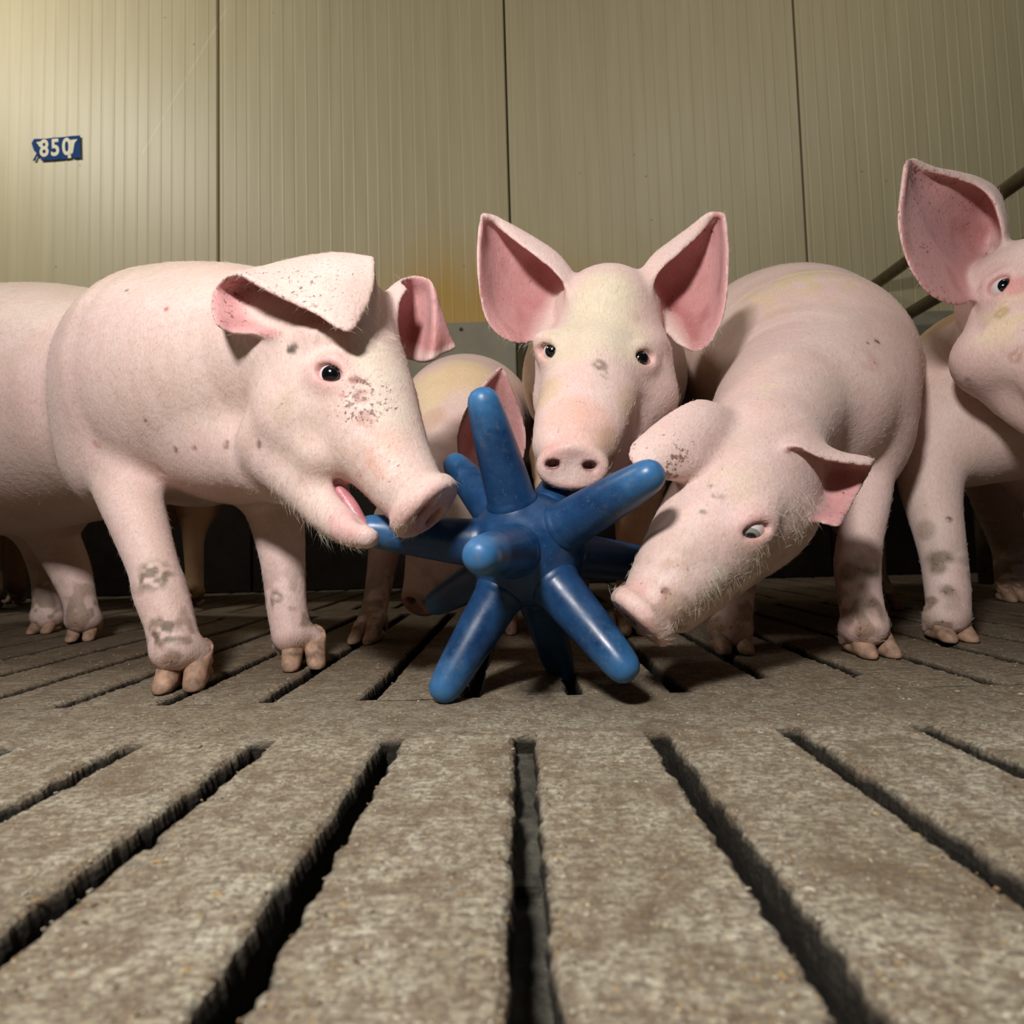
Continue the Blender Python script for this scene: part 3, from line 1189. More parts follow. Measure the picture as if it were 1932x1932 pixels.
def panel_mesh():
    pts = [(0.004, 0.03), (0.004, 0.004), (0.008, 0.0)]
    p = (PW - 0.016) / 12
    for i in range(12):
        x = 0.008 + i * p
        pts += [(x + p * 0.10, 0.0), (x + p * 0.13, 0.0009), (x + p * 0.17, 0.0009), (x + p * 0.20, 0.0)]
        pts += [(x + p * 0.60, 0.0), (x + p * 0.63, -0.0009), (x + p * 0.67, -0.0009), (x + p * 0.70, 0.0)]
    pts += [(PW - 0.008, 0.0), (PW - 0.004, 0.004), (PW - 0.004, 0.03)]
    V, F = [], []
    for (x, y) in pts:
        V += [(x, y, 0.0), (x, y, 2.0)]
    for i in range(len(pts) - 1):
        F.append((2 * i, 2 * i + 2, 2 * i + 3, 2 * i + 1))
    return mesh_np('wall_panel', V, F, False)


wall = empty('wall_back', (0, WY, 0))
tag(wall, 'beige ribbed steel panel wall behind the pigs', kind='structure')
PM = panel_mesh()
for i in range(-3, 3):
    o = link('wall_panel', PM, WALL, wall)
    o.location = (i * PW + 0.0, 0, 0.93)
bk = link('wall_core', mesh_np('wall_core', [(-3.6, 0.025, 0), (3.6, 0.025, 0), (3.6, 0.025, 3), (-3.6, 0.025, 3)], [(0, 1, 2, 3)], False), SEAM, wall)


def box_mesh(name, x0, x1, y0, y1, z0, z1, bev=0.004):
    bm = bmesh.new()
    bmesh.ops.create_cube(bm, size=1)
    for v in bm.verts:
        v.co = Vector((x0 if v.co.x < 0 else x1, y0 if v.co.y < 0 else y1, z0 if v.co.z < 0 else z1))
    if bev:
        bmesh.ops.bevel(bm, geom=bm.edges[:], offset=bev, segments=2, affect='EDGES')
    me = bpy.data.meshes.new(name)
    bm.to_mesh(me)
    bm.free()
    return me


plinth = empty('baseboard_back', (0, WY, 0))
tag(plinth, 'grey board along the foot of the beige wall', kind='structure')
for (x0, x1, z1) in ((-3.4, -1.0, 1.0), (-0.995, 0.008, 1.0), (0.055, 1.15, 0.985), (1.155, 3.4, 0.985)):
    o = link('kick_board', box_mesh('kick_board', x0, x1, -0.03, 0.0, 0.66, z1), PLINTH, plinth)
    o = link('kick_board', box_mesh('kick_board', x0, x1, -0.034, 0.0, 0.0, 0.655), SHADE_DARK, plinth)
SCREW = plain('dark_screw', lin(70, 66, 54), 0.4, 0.5, 0.8)
for (px, py) in ((870, 621), (826, 682)):
    p = at(px, py, WY - 0.031)
    bm = bmesh.new()
    bmesh.ops.create_cone(bm, cap_ends=True, segments=10, radius1=0.008, radius2=0.006, depth=0.006)
    me = bpy.data.meshes.new('screw_head')
    bm.to_mesh(me)
    bm.free()
    o = link('screw_head', me, SCREW, plinth)
    o.location = Vector(p) - Vector((0, WY, 0))
    o.rotation_euler = (math.pi / 2, 0, 0)


# ------------------------------------------------------------------ number sign
def text_mesh(txt, size, offset):
    c = bpy.data.curves.new('digits', 'FONT')
    c.body = txt
    c.size = size
    c.offset = offset
    c.extrude = 0.0004
    c.align_x = 'CENTER'
    c.align_y = 'CENTER'
    o = bpy.data.objects.new('digits_tmp', c)
    COL.objects.link(o)
    dg = bpy.context.evaluated_depsgraph_get()
    dg.update()
    me = bpy.data.meshes.new_from_object(o.evaluated_get(dg))
    bpy.data.objects.remove(o)
    return me


SIGNB = plain('faded_blue_print', lin(34, 62, 108), 0.85, 0.1, 0, 60, 0.25)
SIGNC = plain('cream_print', lin(188, 180, 146), 0.45, 0.4)
sp = at(106, 280, WY - 0.006)
sign = empty('number_sign', sp)
sign.rotation_euler = (math.pi / 2, 0, 0)
sign.rotation_euler = (Matrix.Rotation(math.pi / 2, 3, 'X') @ Matrix.Rotation(math.radians(2.0), 3, 'Z')).to_euler()
tag(sign, 'worn blue printed number 850 on the beige wall', 'number sign')


def flat_poly(name, pts, z, mat, parent, th=0.0006):
    bm = bmesh.new()
    a = [bm.verts.new((x, y, z)) for x, y in pts]
    b = [bm.verts.new((x, y, z + th)) for x, y in pts]
    bm.faces.new(b)
    bm.faces.new(a[::-1])
    n = len(pts)
    for i in range(n):
        bm.faces.new((a[i], a[(i + 1) % n], b[(i + 1) % n], b[i]))
    me = bpy.data.meshes.new(name)
    bm.to_mesh(me)
    bm.free()
    return link(name, me, mat, parent)


SW, SH = 0.097, 0.046      # half sizes
flat_poly('blue_ground', [(-SW * .97, -SH * .95), (-SW * .86, -SH * .98), (-SW * .80, -SH * .62), (-SW * .66, -SH * .60), (-SW * .62, -SH), (SW * .52, -SH * 1.0), (SW * .60, -SH * .78), (SW * .68, -SH * .98), (SW, -SH), (SW, SH),
                          (SW * .62, SH), (SW * .2, SH * .95), (-SW * .1, SH * .98), (-SW * .35, SH * .92), (-SW * .9, SH * .98), (-SW, SH * .6), (-SW * .9, -SH * .1), (-SW * .8, -SH * .3)], 0, SIGNB, sign)
for (ch, x) in (('8', -0.047), ('5', -0.003), ('0', 0.043)):
    m_ = text_mesh(ch, 0.094, 0.0026)
    o = link('digit', m_, SIGNC, sign)
    o.location = (x, 0.0, 0.0012)
    o.scale = (0.78, 1.0, 1.0)
flat_poly('worn_patch', [(-0.078, 0.030), (-0.060, 0.032), (-0.056, 0.006), (-0.066, 0.012), (-0.072, 0.022)], 0.0007, SIGNC, sign, 0.0005)
flat_poly('worn_patch', [(0.058, 0.030), (0.086, 0.031), (0.074, 0.016), (0.070, -0.004), (0.066, -0.024), (0.056, -0.030)], 0.0007, SIGNC, sign, 0.0005)
flat_poly('worn_patch', [(0.046, -0.044), (0.060, -0.044), (0.056, -0.020), (0.048, -0.020)], 0.0007, SIGNC, sign, 0.0005)

# ------------------------------------------------------------------ pen rails
def pipe(P0, P1, r, parent=None, name='rail', seg=18):
    P0, P1 = Vector(P0), Vector(P1)
    bm = bmesh.new()
    bmesh.ops.create_cone(bm, cap_ends=True, segments=seg, radius1=r, radius2=r, depth=(P1 - P0).length)
    bmesh.ops.rotate(bm, verts=bm.verts, cent=(0, 0, 0), matrix=(P1 - P0).to_track_quat('Z', 'Y').to_matrix())
    bmesh.ops.translate(bm, verts=bm.verts, vec=(P0 + P1) / 2)
    me = bpy.data.meshes.new(name)
    bm.to_mesh(me)
    bm.free()
    me.polygons.foreach_set('use_smooth', [len(p.vertices) == 4 for p in me.polygons])
    o = link(name, me, PIPE)
    if parent:
        adopt(o, parent)
    return o


def pen_side(X, zs, label, y0=-0.3, foot=0.6):
    root = empty('pen_partition', (X, foot, 0))
    tag(root, label, 'pen partition')
    for z in zs:
        pipe((X, y0, z), (X, WY - 0.03, z), 0.021, root, 'rail')
    for yy in (1.72, y0 + 0.05):
        pipe((X, yy, 0.0), (X, yy, max(zs) + 0.04), 0.024, root, 'post')
    return root


pen_side(1.36, (1.085, 0.905, 0.70, 0.50), 'galvanised pipe partition behind the pig at the right edge')
pen_side(-1.85, (1.045, 0.80, 0.55), 'pipe partition at the left edge behind the large pig')


# ------------------------------------------------------------------ blue toy ball
def spiky_ball():
    hub_c = np.array([0.0070, 0.643, 0.1488])
    axis = unit((-0.2281, -0.9735, -0.0131))
    L, TW = 0.183, -0.0784
    root = empty('spiked_toy_ball', (hub_c[0], hub_c[1], 0.0))
    tag(root, 'blue rubber toy ball with twelve blunt spikes between the pigs', 'toy ball')
    f = Field((-0.09,) * 3, (0.09,) * 3, 0.0026)
    f.ball((0, 0, 0), 0.0635, None, 0)
    # ortho frame seen from the camera
    up = unit(_U - axis * (_U @ axis))
    rt = np.cross(up, axis)
    rt = rt if rt @ _R > 0 else -rt
    dirs = [axis, -axis]
    for kk in range(5):
        a = math.radians(105 - 72 * kk) + TW
        dirs.append(unit(axis * math.cos(1.107) + (rt * math.cos(a) + up * math.sin(a)) * math.sin(1.107)))
        a2 = math.radians(141 - 72 * kk) + TW
        dirs.append(unit(-axis * math.cos(1.107) + (rt * math.cos(a2) + up * math.sin(a2)) * math.sin(1.107)))
    for d in dirs:
        f.tube([d * 0.040, d * 0.052], [0.0275, 0.0255], 0.006, sub=1)
    f.smooth(1)
    V, F = f.mesh()
    hub = link('hub', mesh_np('hub', V, F), BLUE, root)
    hub.location = (0, 0, hub_c[2])
    # spike: lathe along +Z
    prof = [(0.0, 0.040), (0.0268, 0.040), (0.0274, 0.052), (0.0280, 0.0575), (0.0276, 0.0610), (0.0264, 0.0635), (0.0254, 0.066), (0.0228, 0.105), (0.0195, 0.145), (0.0172, 0.164), (0.0158, 0.171), (0.0135, 0.1765), (0.0095, 0.1808), (0.005, 0.1826), (0.0, L)]
    seg = 40
    V, F = [], []
    for (r, z) in prof:
        for i in range(seg):
            a = 2 * math.pi * i / seg
            V.append((r * math.cos(a), r * math.sin(a), z))
    for j in range(len(prof) - 1):
        for i in range(seg):
            a, b = j * seg + i, j * seg + (i + 1) % seg
            F.append((a, b, b + seg, a + seg))
    me = mesh_np('spike', V, F)
    me.materials.append(BLUES)
    for d in dirs:
        o = link('spike', me, None, root)
        o.location = (0, 0, hub_c[2])
        o.rotation_mode = 'QUATERNION'
        o.rotation_quaternion = Vector(d).to_track_quat('Z', 'Y')
    low = min(hub_c[2] + d[2] * (L - 0.012) for d in dirs) - 0.012
    return root, low


ball_root, ball_low = spiky_ball()

# ------------------------------------------------------------------ PIG A: large, left, biting a spike
RES = 1.0
A = Pig('pig', 0.0027 * RES)
# hind body
A.tube([(-150, 830, 1.16, 190), (-20, 790, 1.06, 225), (110, 770, 0.98, 226), (230, 765, 0.92, 205)], 0.02, sub=8)
# shoulder
A.tube([(372, 735, 0.84, 226), (440, 722, 0.80, 214), (520, 695, 0.745, 176)], 0.010)
A.ball(235, 800, 0.80, 95, 170, 0.085, 0.025, -12)      # upper arm bulge
A.ball(470, 850, 0.77, 125, 100, 0.09, 0.03)           # chest and throat
A.tube([(420, 838, 0.76, 92), (500, 862, 0.70, 84), (560, 885, 0.675, 72)], 0.03)
# head
A.tube([(560, 668, 0.695, 142), (622, 670, 0.660, 133), (675, 748, 0.628, 110), (702, 802, 0.612, 96), (736, 868, 0.596, 79), (768, 918, 0.583, 68), (788, 943, 0.577, 62)], 0.02)
A.ball(600, 800, 0.645, 122, 112, 0.066, 0.03, -40)     # cheek
A.ball(690, 850, 0.600, 66, 50, 0.030, 0.02, -50)       # upper lip
A.tube([(545, 845, 0.660, 90), (594, 920, 0.625, 58), (626, 970, 0.602, 41), (660, 1000, 0.584, 31), (692, 1011, 0.570, 25)], 0.010)
A.tube([(560, 850, 0.69, 80), (610, 930, 0.675, 48), (645, 978, 0.662, 34), (676, 1006, 0.640, 23), (695, 1017, 0.605, 14)], 0.007)
A.ball(612, 868, 0.612, 50, 44, 0.035, 0.02, -45)       # corner of the mouth
A.ball(650, 590, 0.665, 92, 58, 0.065, 0.03)             # poll
A.ball(622, 640, 0.588, 46, 20, 0.020, 0.02, -10)        # brow
# legs
A.leg([(240, 820, 0.79, 76), (238, 905, 0.755, 59), (262, 985, 0.725, 50), (290, 1070, 0.70, 43), (303, 1115, 0.69, 46), (320, 1170, 0.68, 43), (331, 1222, 0.67, 43)], (350, 1297), (0.22, -1), 0.025, 1.2)
A.leg([(500, 860, 0.84, 85), (520, 960, 0.82, 54), (532, 1040, 0.80, 42), (537, 1090, 0.79, 38), (541, 1140, 0.78, 36), (550, 1195, 0.775, 35)], (574, 1258), (0.35, -1), 0.02, 1.2)
A.leg([(60, 900, 1.04, 95), (95, 960, 1.07, 62), (100, 1005, 1.09, 42), (130, 1070, 1.085, 34), (150, 1130, 1.07, 27), (156, 1165, 1.065, 28)], (158, 1208), (0.35, -1), 0.02, 1.0)
A.leg([(0, 900, 1.20, 95), (60, 970, 1.22, 56), (78, 1020, 1.22, 36), (92, 1080, 1.21, 29), (92, 1130, 1.20, 25), (90, 1160, 1.195, 26)], (86, 1194), (0.1, -1), 0.02, 1.0)
# near ear: a gutter opening towards us, flap folded forward over the brow
A.ear([
    [(690, 655, 0.585), (600, 643, 0.587), (500, 630, 0.590), (440, 627, 0.585), (412, 613, 0.577)],
    [(695, 625, 0.600), (600, 612, 0.603), (510, 605, 0.610), (445, 602, 0.603), (403, 588, 0.590)],
    [(700, 585, 0.615), (610, 570, 0.620), (520, 570, 0.625), (455, 565, 0.617), (403, 562, 0.597)],
    [(703, 535, 0.625), (620, 515, 0.635), (530, 525, 0.633), (470, 535, 0.620), (412, 540, 0.597)],
    [(700, 498, 0.625), (630, 486, 0.630), (560, 493, 0.620), (490, 510, 0.603), (430, 524, 0.587)],
    [(700, 492, 0.605), (640, 488, 0.595), (570, 503, 0.585), (500, 517, 0.577), (447, 519, 0.573)],
    [(699, 530, 0.585), (652, 538, 0.568), (585, 542, 0.561), (515, 537, 0.562), (458, 520, 0.565)],
    [(688, 580, 0.568), (657, 624, 0.548), (600, 592, 0.545), (530, 559, 0.551), (468, 525, 0.559)],
], 0.0036, 0.008, inner=1, dirt=0.30)
A.ear([
    [(742, 674, .665), (746, 620, .655), (752, 572, .655), (766, 545, .663)],
    [(712, 660, .675), (716, 600, .668), (728, 560, .668), (755, 533, .672)],
    [(728, 655, .710), (738, 600, .715), (750, 555, .710), (770, 525, .700)],
    [(765, 670, .725), (775, 610, .735), (785, 560, .725), (792, 523, .705)],
    [(795, 678, .710), (806, 620, .715), (810, 560, .710), (810, 530, .695)],
    [(812, 676, .690), (818, 640, .690), (819, 580, .690), (817, 545, .685)],
    [(835, 662, .700), (838, 635, .700), (828, 590, .695), (820, 555, .690)],
    [(859, 654, .710), (848, 635, .710), (833, 592, .700), (822, 560, .695)],
], 0.0034, 0.007, inner=1, dirt=0.08)
A.build()
dn = unit(0.26 * np.array([0, -1.0, 0]) + 0.96 * (_R * 0.69 - _U * 0.72))
A.snout(801, 955, 0.571, dn, _R * -0.76 + _U * -0.65, rad(76, 0.571), rad(66, 0.571), [(0.02, 0.45, 0.05), (0.02, -0.45, -0.05)], (0.0118, 0.0074), 0.010)
A.eye(622, 705, (0.15, -0.97, -0.12), -14, 1.12)
# the open mouth
for yy in (0.535, 0.555, 0.575, 0.600):
    A.f.tube([at(621, 880, yy), at(634, 902, yy), at(650, 928, yy), at(681, 966, yy), at(708, 990, yy)], [0.0012, 0.0045, 0.0078, 0.0098, 0.0090], 0.002, True)
A.strokes.append((at(668, 948, 0.618), 0.019, lin(112, 54, 52), 0.95, 0, 0.0))
A.strokes.append((at(692, 975, 0.612), 0.017, lin(112, 54, 52), 0.95, 0, 0.0))
ton = tube_mesh('tongue', [at(640, 925, 0.606), at(660, 955, 0.602), at(684, 992, 0.592)], [0.0060, 0.0085, 0.0065], TONGUE)
A.kids.append(('t', ton))
tee = tube_mesh('tooth', [at(694, 1008, 0.578), at(698, 999, 0.577)], [0.0024, 0.0016], TOOTH, 0.0008)
A.kids.append(('t', tee))
# skin folds
A.f.tube([at(165, 868, 0.70), at(215, 872, 0.70), at(262, 880, 0.70), at(300, 895, 0.72)], [0.004, 0.005, 0.005, 0.003], 0.008, True)
A.fringe(600, 975, 45, 260, 0.024, (-0.3, 0.1, -1))
A.fringe(540, 940, 55, 300, 0.020, (-0.5, 0.1, -1))
A.fringe(655, 1018, 30, 120, 0.016, (0.2, 0, -1))
A.fringe(755, 985, 30, 140, 0.012, (0.2, 0, -1))
A.fringe(740, 650, 45, 260, 0.016, (0.8, 0, 0.3))
A.fringe(660, 600, 60, 200, 0.014, (0.5, -0.3, -0.6))
MARKS_A = [
    (555, 658, 10, lin(110, 100, 92), .9), (548, 660, 8, lin(84, 76, 70), .9), (668, 716, 9, lin(150, 70, 64), .9), (686, 716, 8, lin(140, 66, 60), .9),
    (682, 748, 14, lin(150, 84, 70), .7), (692, 790, 16, lin(150, 90, 64), .6), (672, 742, 8, lin(110, 70, 60), .8), (488, 838, 9, lin(110, 80, 72), .8), (427, 839, 8, lin(130, 84, 76), .8),
    (332, 848, 6, lin(120, 70, 62), .8), (185, 838, 9, lin(180, 120, 114), .6), (315, 583, 5, lin(200, 90, 84), .9), (240, 548, 4, lin(90, 74, 64), .9), (275, 793, 4, lin(90, 74, 64), .9),
    (368, 846, 6, lin(140, 90, 80), .7), (645, 745, 6, lin(190, 110, 100), .8),
]
for (x, y, r, c, a) in MARKS_A:
    A.mark(x, y, r * 1.5, c, a)
for (x, y, r) in ((290, 1085, 36), (300, 1190, 30), (318, 1200, 34), (520, 1130, 16), (505, 1165, 12)):
    A.mark(x, y, r * 1.2, lin(104, 92, 74), 0.85, 170, 0.25)
A.mark(700, 860, 90, lin(222, 170, 150), 0.55, 90, 0.12)
A.mark(690, 755, 80, PINK, 0.1, 0, 0.50)
A.mark(590, 550, 130, PINK, 0.1, 0, 0.12)
A.mark(760, 880, 70, PINK, 0.1, 0, 0.15)
A.mark(725, 690, 80, lin(222, 212, 194), 0.7, 0, 0.0)
A.mark(745, 770, 60, lin(222, 212, 194), 0.6, 0, 0.0)
A.mark(560, 800, 90, lin(196, 178, 152), 0.45, 60, 0.1)
A.mark(650, 990, 60, lin(222, 176, 172), 0.8, 0, 0.0)
A.mark(640, 930, 40, lin(222, 180, 178), 0.8, 0, 0.0)


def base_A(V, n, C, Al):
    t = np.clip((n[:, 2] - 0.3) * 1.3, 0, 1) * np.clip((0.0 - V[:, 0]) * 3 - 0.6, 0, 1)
    C = C + (lin(224, 206, 174) - C) * (t * 0.6)[:, None]  # yellower hair on upward faces, with warm overhead light put into the colour
    return C, Al


A.finish('large pale pink pig at the left biting a spike of the blue ball', base_A, 42000, 0.011, (-0.6, 0.2, -0.5))

# ------------------------------------------------------------------ PIG B: facing the camera over the ball
B = Pig('pig', 0.0028 * RES)
B.tube([(1135, 715, 0.97, 148), (1140, 715, 1.10, 152), (1140, 720, 1.30, 132), (1140, 735, 1.45, 105)], 0.03)
B.tube([(1142, 605, 0.818, 92), (1138, 650, 0.878, 118), (1136, 700, 0.958, 138)], 0.03)
B.ball(1145, 603, 0.793, 96, 92, 0.075, 0.03)
B.ball(1138, 672, 0.773, 128, 74, 0.062, 0.03)
B.ball(1142, 752, 0.778, 138, 102, 0.068, 0.03)
B.tube([(1085, 715, 0.733, 58), (1062, 780, 0.696, 52), (1050, 838, 0.663, 46)], 0.02)
B.tube([(1155, 715, 0.733, 60), (1138, 780, 0.696, 56), (1120, 842, 0.663, 48)], 0.02)
B.tube([(1122, 690, 0.733, 72), (1098, 790, 0.686, 64), (1082, 862, 0.650, 56)], 0.02)
B.tube([(1138, 830, 0.758, 85), (1122, 872, 0.723, 62), (1108, 898, 0.693, 42)], 0.02)
B.ball(1040, 642, 0.738, 34, 18, 0.016, 0.018)
B.ball(1212, 650, 0.738, 36, 18, 0.016, 0.018)
B.leg([(1060, 860, 1.03, 62), (1058, 960, 1.02, 42), (1058, 1040, 1.01, 33), (1060, 1100, 1.0, 30), (1062, 1150, 0.995, 30)], (1062, 1196), (0, -1), 0.02, 1.1)
B.leg([(1205, 860, 1.02, 62), (1200, 960, 1.01, 42), (1196, 1040, 1.0, 33), (1194, 1100, 0.99, 30), (1192, 1150, 0.985, 30)], (1192, 1196), (0, -1), 0.02, 1.1)
B.leg([(1080, 860, 1.40, 60), (1085, 960, 1.42, 34), (1090, 1010, 1.44, 26), (1090, 1070, 1.43, 22), (1090, 1105, 1.42, 21)], (1090, 1137), (0, -1), 0.02, 1.0)
B.leg([(1210, 860, 1.40, 60), (1210, 960, 1.42, 34), (1206, 1010, 1.44, 26), (1206, 1070, 1.43, 22), (1206, 1105, 1.42, 21)], (1206, 1135), (0, -1), 0.02, 1.0)
B.ear([
    [(1022, 632, 0.766), (985, 646, 0.753), (945, 634, 0.745), (918, 600, 0.741), (905, 540, 0.739), (903, 470, 0.741), (909, 412, 0.745)],
    [(1040, 600, 0.795), (1000, 600, 0.795), (965, 585, 0.791), (938, 555, 0.783), (922, 505, 0.773), (912, 455, 0.762), (909, 410, 0.749)],
    [(1056, 575, 0.808), (1030, 555, 0.821), (1000, 535, 0.821), (968, 510, 0.808), (942, 470, 0.791), (922, 430, 0.770), (910, 408, 0.753)],
    [(1072, 550, 0.795), (1058, 520, 0.804), (1030, 490, 0.804), (998, 468, 0.795), (962, 440, 0.783), (934, 418, 0.766), (911, 406, 0.753)],
    [(1082, 545, 0.770), (1075, 515, 0.770), (1050, 482, 0.770), (1010, 454, 0.770), (968, 430, 0.766), (936, 414, 0.759), (911, 406, 0.753)],
    [(1074, 562, .752), (1062, 530, .748), (1034, 500, .748), (998, 472, .750), (960, 443, .756), (934, 420, .762), (911, 407, .768)],
], 0.0036, 0.012, inner=1, dirt=0.10)
B.ear([
    [(1285, 650, 0.766), (1312, 662, 0.753), (1340, 645, 0.745), (1362, 600, 0.741), (1371, 540, 0.739), (1372, 470, 0.741), (1366, 408, 0.745)],
    [(1262, 620, 0.795), (1292, 612, 0.795), (1318, 590, 0.791), (1345, 555, 0.783), (1358, 505, 0.773), (1365, 455, 0.762), (1366, 406, 0.749)],
    [(1240, 588, 0.808), (1258, 560, 0.821), (1285, 535, 0.821), (1312, 505, 0.808), (1335, 465, 0.791), (1352, 425, 0.770), (1362, 404, 0.753)],
    [(1222, 562, 0.795), (1228, 525, 0.804), (1248, 492, 0.804), (1278, 466, 0.795), (1308, 438, 0.783), (1335, 414, 0.766), (1358, 404, 0.753)],
    [(1206, 555, 0.770), (1208, 525, 0.770), (1232, 487, 0.770), (1268, 458, 0.770), (1304, 432, 0.766), (1332, 410, 0.759), (1354, 404, 0.753)],
    [(1216, 574, .752), (1226, 540, .748), (1248, 506, .748), (1280, 477, .750), (1312, 447, .756), (1337, 420, .762), (1356, 405, .768)],
], 0.0036, 0.012, inner=-1, dirt=0.12)
B.build()
B.snout(1080, 880, 0.634, (-0.06, -1.0, -0.25), _R, rad(69, 0.634), rad(46, 0.634), [(-0.54, 0.12, 0.1), (0.46, 0.05, -0.05)], (0.0088, 0.0044), 0.011)
B.eye(1036, 664, (-0.2, -1, -0.05), -12, 1.15, 1.05)
B.eye(1214, 676, (0.1, -1, -0.05), 8, 1.15, 1.08)
for q in (824, 812):
    p_ = [B.f.hit(x_, y_) for x_, y_ in ((1040, q + 8), (1065, q + 2), (1090, q), (1125, q + 7))]
    B.f.tube(p_, [0.0015, 0.0028, 0.0028, 0.0015], 0.005, True)
for (x, y, r, c, a, d) in ((1132, 690, 16, lin(120, 108, 88), .8, .3), (1142, 708, 9, lin(110, 92, 74), .8, .2), (1200, 600, 10, lin(170, 160, 140), .5, .1), (1095, 600, 40, lin(190, 184, 160), .5, .1),
                           (1120, 800, 55, lin(222, 176, 162), .6, 0), (1070, 780, 50, lin(222, 176, 160), .6, .1), (1030, 740, 40, lin(206, 182, 140), .6, .1), (1190, 770, 45, lin(200, 176, 138), .5, .15),
                           (1150, 840, 40, lin(176, 150, 120), .6, .1), (1140, 560, 70, lin(218, 208, 180), .8, 0), (1080, 640, 70, lin(214, 206, 178), .7, 0), (1180, 640, 60, lin(214, 204, 178), .7, 0),
                           (910, 415, 14, lin(60, 42, 38), .9, .3), (925, 425, 12, lin(80, 52, 46), .8, .3), (1352, 415, 16, lin(96, 64, 56), .8, .5), (1340, 430, 10, lin(96, 64, 56), .5, .5),
                           (950, 560, 22, lin(196, 110, 108), .4, 0), (992, 570, 10, lin(190, 70, 70), .7, 0), (1010, 500, 20, DEEP, .6, 0), (1265, 560, 26, DEEP, .55, .25), (1270, 580, 12, lin(90, 50, 40), .7, .4)):
    B.mark(x, y, r * 1.3, c, a, 0, d)


B.fringe(960, 640, 50, 260, 0.018, (-0.4, -0.2, -1))
B.fringe(1340, 650, 40, 180, 0.016, (0.4, -0.2, -1))
B.fringe(1030, 690, 50, 200, 0.014, (-0.6, 0, 0.2))
B.fringe(1270, 620, 40, 200, 0.014, (0.6, 0, 0.4))
B.fringe(1145, 535, 70, 500, 0.013, (0.1, 0.2, 1))
B.fringe(1040, 610, 40, 300, 0.016, (-0.6, -0.3, 0.4))


def base_B(V, n, C, Al):
    t = np.clip((V[:, 1] - 0.875) * 14, 0, 1)
    C = C + (TAN - C) * (t * 0.75)[:, None]
    return C, Al


B.finish('pig with upright ears facing the camera above the blue ball', base_B, 26000, 0.010, (0.1, 0.3, 0.6))

# ------------------------------------------------------------------ PIG C: head down at the right of the ball
Cp = Pig('pig', 0.0028 * RES)
Cp.tube([(1400, 760, 1.45, 120), (1440, 705, 1.30, 165), (1478, 700, 1.16, 190), (1510, 722, 1.03, 188)], 0.03, sub=12)
Cp.tube([(1512, 715, 1.03, 190), (1530, 745, 0.93, 172), (1520, 775, 0.86, 150)], 0.012, sub=12)
Cp.ball(1600, 800, 0.90, 92, 150, 0.10, 0.02)
Cp.tube([(1500, 730, 0.88, 135), (1462, 790, 0.78, 118), (1430, 855, 0.70, 108)], 0.02, sub=10)
# head
Cp.tube([(1432, 870, 0.685, 110), (1392, 940, 0.648, 120), (1355, 995, 0.625, 114), (1310, 1045, 0.602, 95), (1268, 1095, 0.583, 78), (1238, 1130, 0.570, 62), (1224, 1148, 0.565, 55)], 0.02)
Cp.ball(1440, 985, 0.665, 100, 78, 0.058, 0.03, 38)
Cp.ball(1418, 968, 0.582, 40, 17, 0.018, 0.018, 20)
Cp.tube([(1440, 1000, 0.685, 70), (1375, 1065, 0.640, 55), (1320, 1122, 0.607, 44), (1282, 1162, 0.59, 32)], 0.012)
Cp.leg([(1625, 800, 0.88, 85), (1642, 880, 0.845, 44), (1636, 950, 0.82, 38), (1622, 1020, 0.80, 38), (1617, 1070, 0.785, 39), (1622, 1125, 0.77, 37), (1632, 1180, 0.755, 38)], (1640, 1236), (0.05, -1), 0.02, 1.12)
Cp.leg([(1420, 880, 0.92, 80), (1402, 980, 0.90, 48), (1392, 1060, 0.87, 38), (1386, 1110, 0.85, 36), (1382, 1150, 0.83, 36), (1380, 1188, 0.81, 36)], (1379, 1230), (-0.1, -1), 0.02, 1.1)
Cp.leg([(1560, 860, 1.25, 80), (1600, 960, 1.28, 44), (1630, 1020, 1.30, 32), (1640, 1080, 1.28, 27), (1655, 1115, 1.27, 26)], (1668, 1150), (0.1, -1), 0.02, 1.05)
Cp.leg([(1390, 860, 1.35, 80), (1380, 960, 1.38, 44), (1378, 1020, 1.40, 30), (1378, 1080, 1.38, 25), (1378, 1110, 1.37, 24)], (1378, 1140), (0, -1), 0.02, 1.05)
Cp.ear([
    [(1395, 885, 0.645), (1372, 905, 0.635), (1330, 908, 0.623), (1300, 904, 0.615), (1262, 900, 0.610)],
    [(1398, 850, 0.640), (1362, 862, 0.615), (1320, 880, 0.595), (1280, 897, 0.587), (1240, 897, 0.585)],
    [(1402, 815, 0.645), (1350, 815, 0.610), (1300, 838, 0.590), (1250, 866, 0.580), (1208, 886, 0.580)],
    [(1405, 790, 0.665), (1350, 778, 0.625), (1290, 798, 0.602), (1230, 830, 0.591), (1190, 862, 0.587)],
    [(1408, 788, 0.690), (1348, 762, 0.645), (1310, 758, 0.632), (1255, 788, 0.615), (1194, 840, 0.600)],
], 0.0036, 0.010, inner=-1, dirt=0.22)
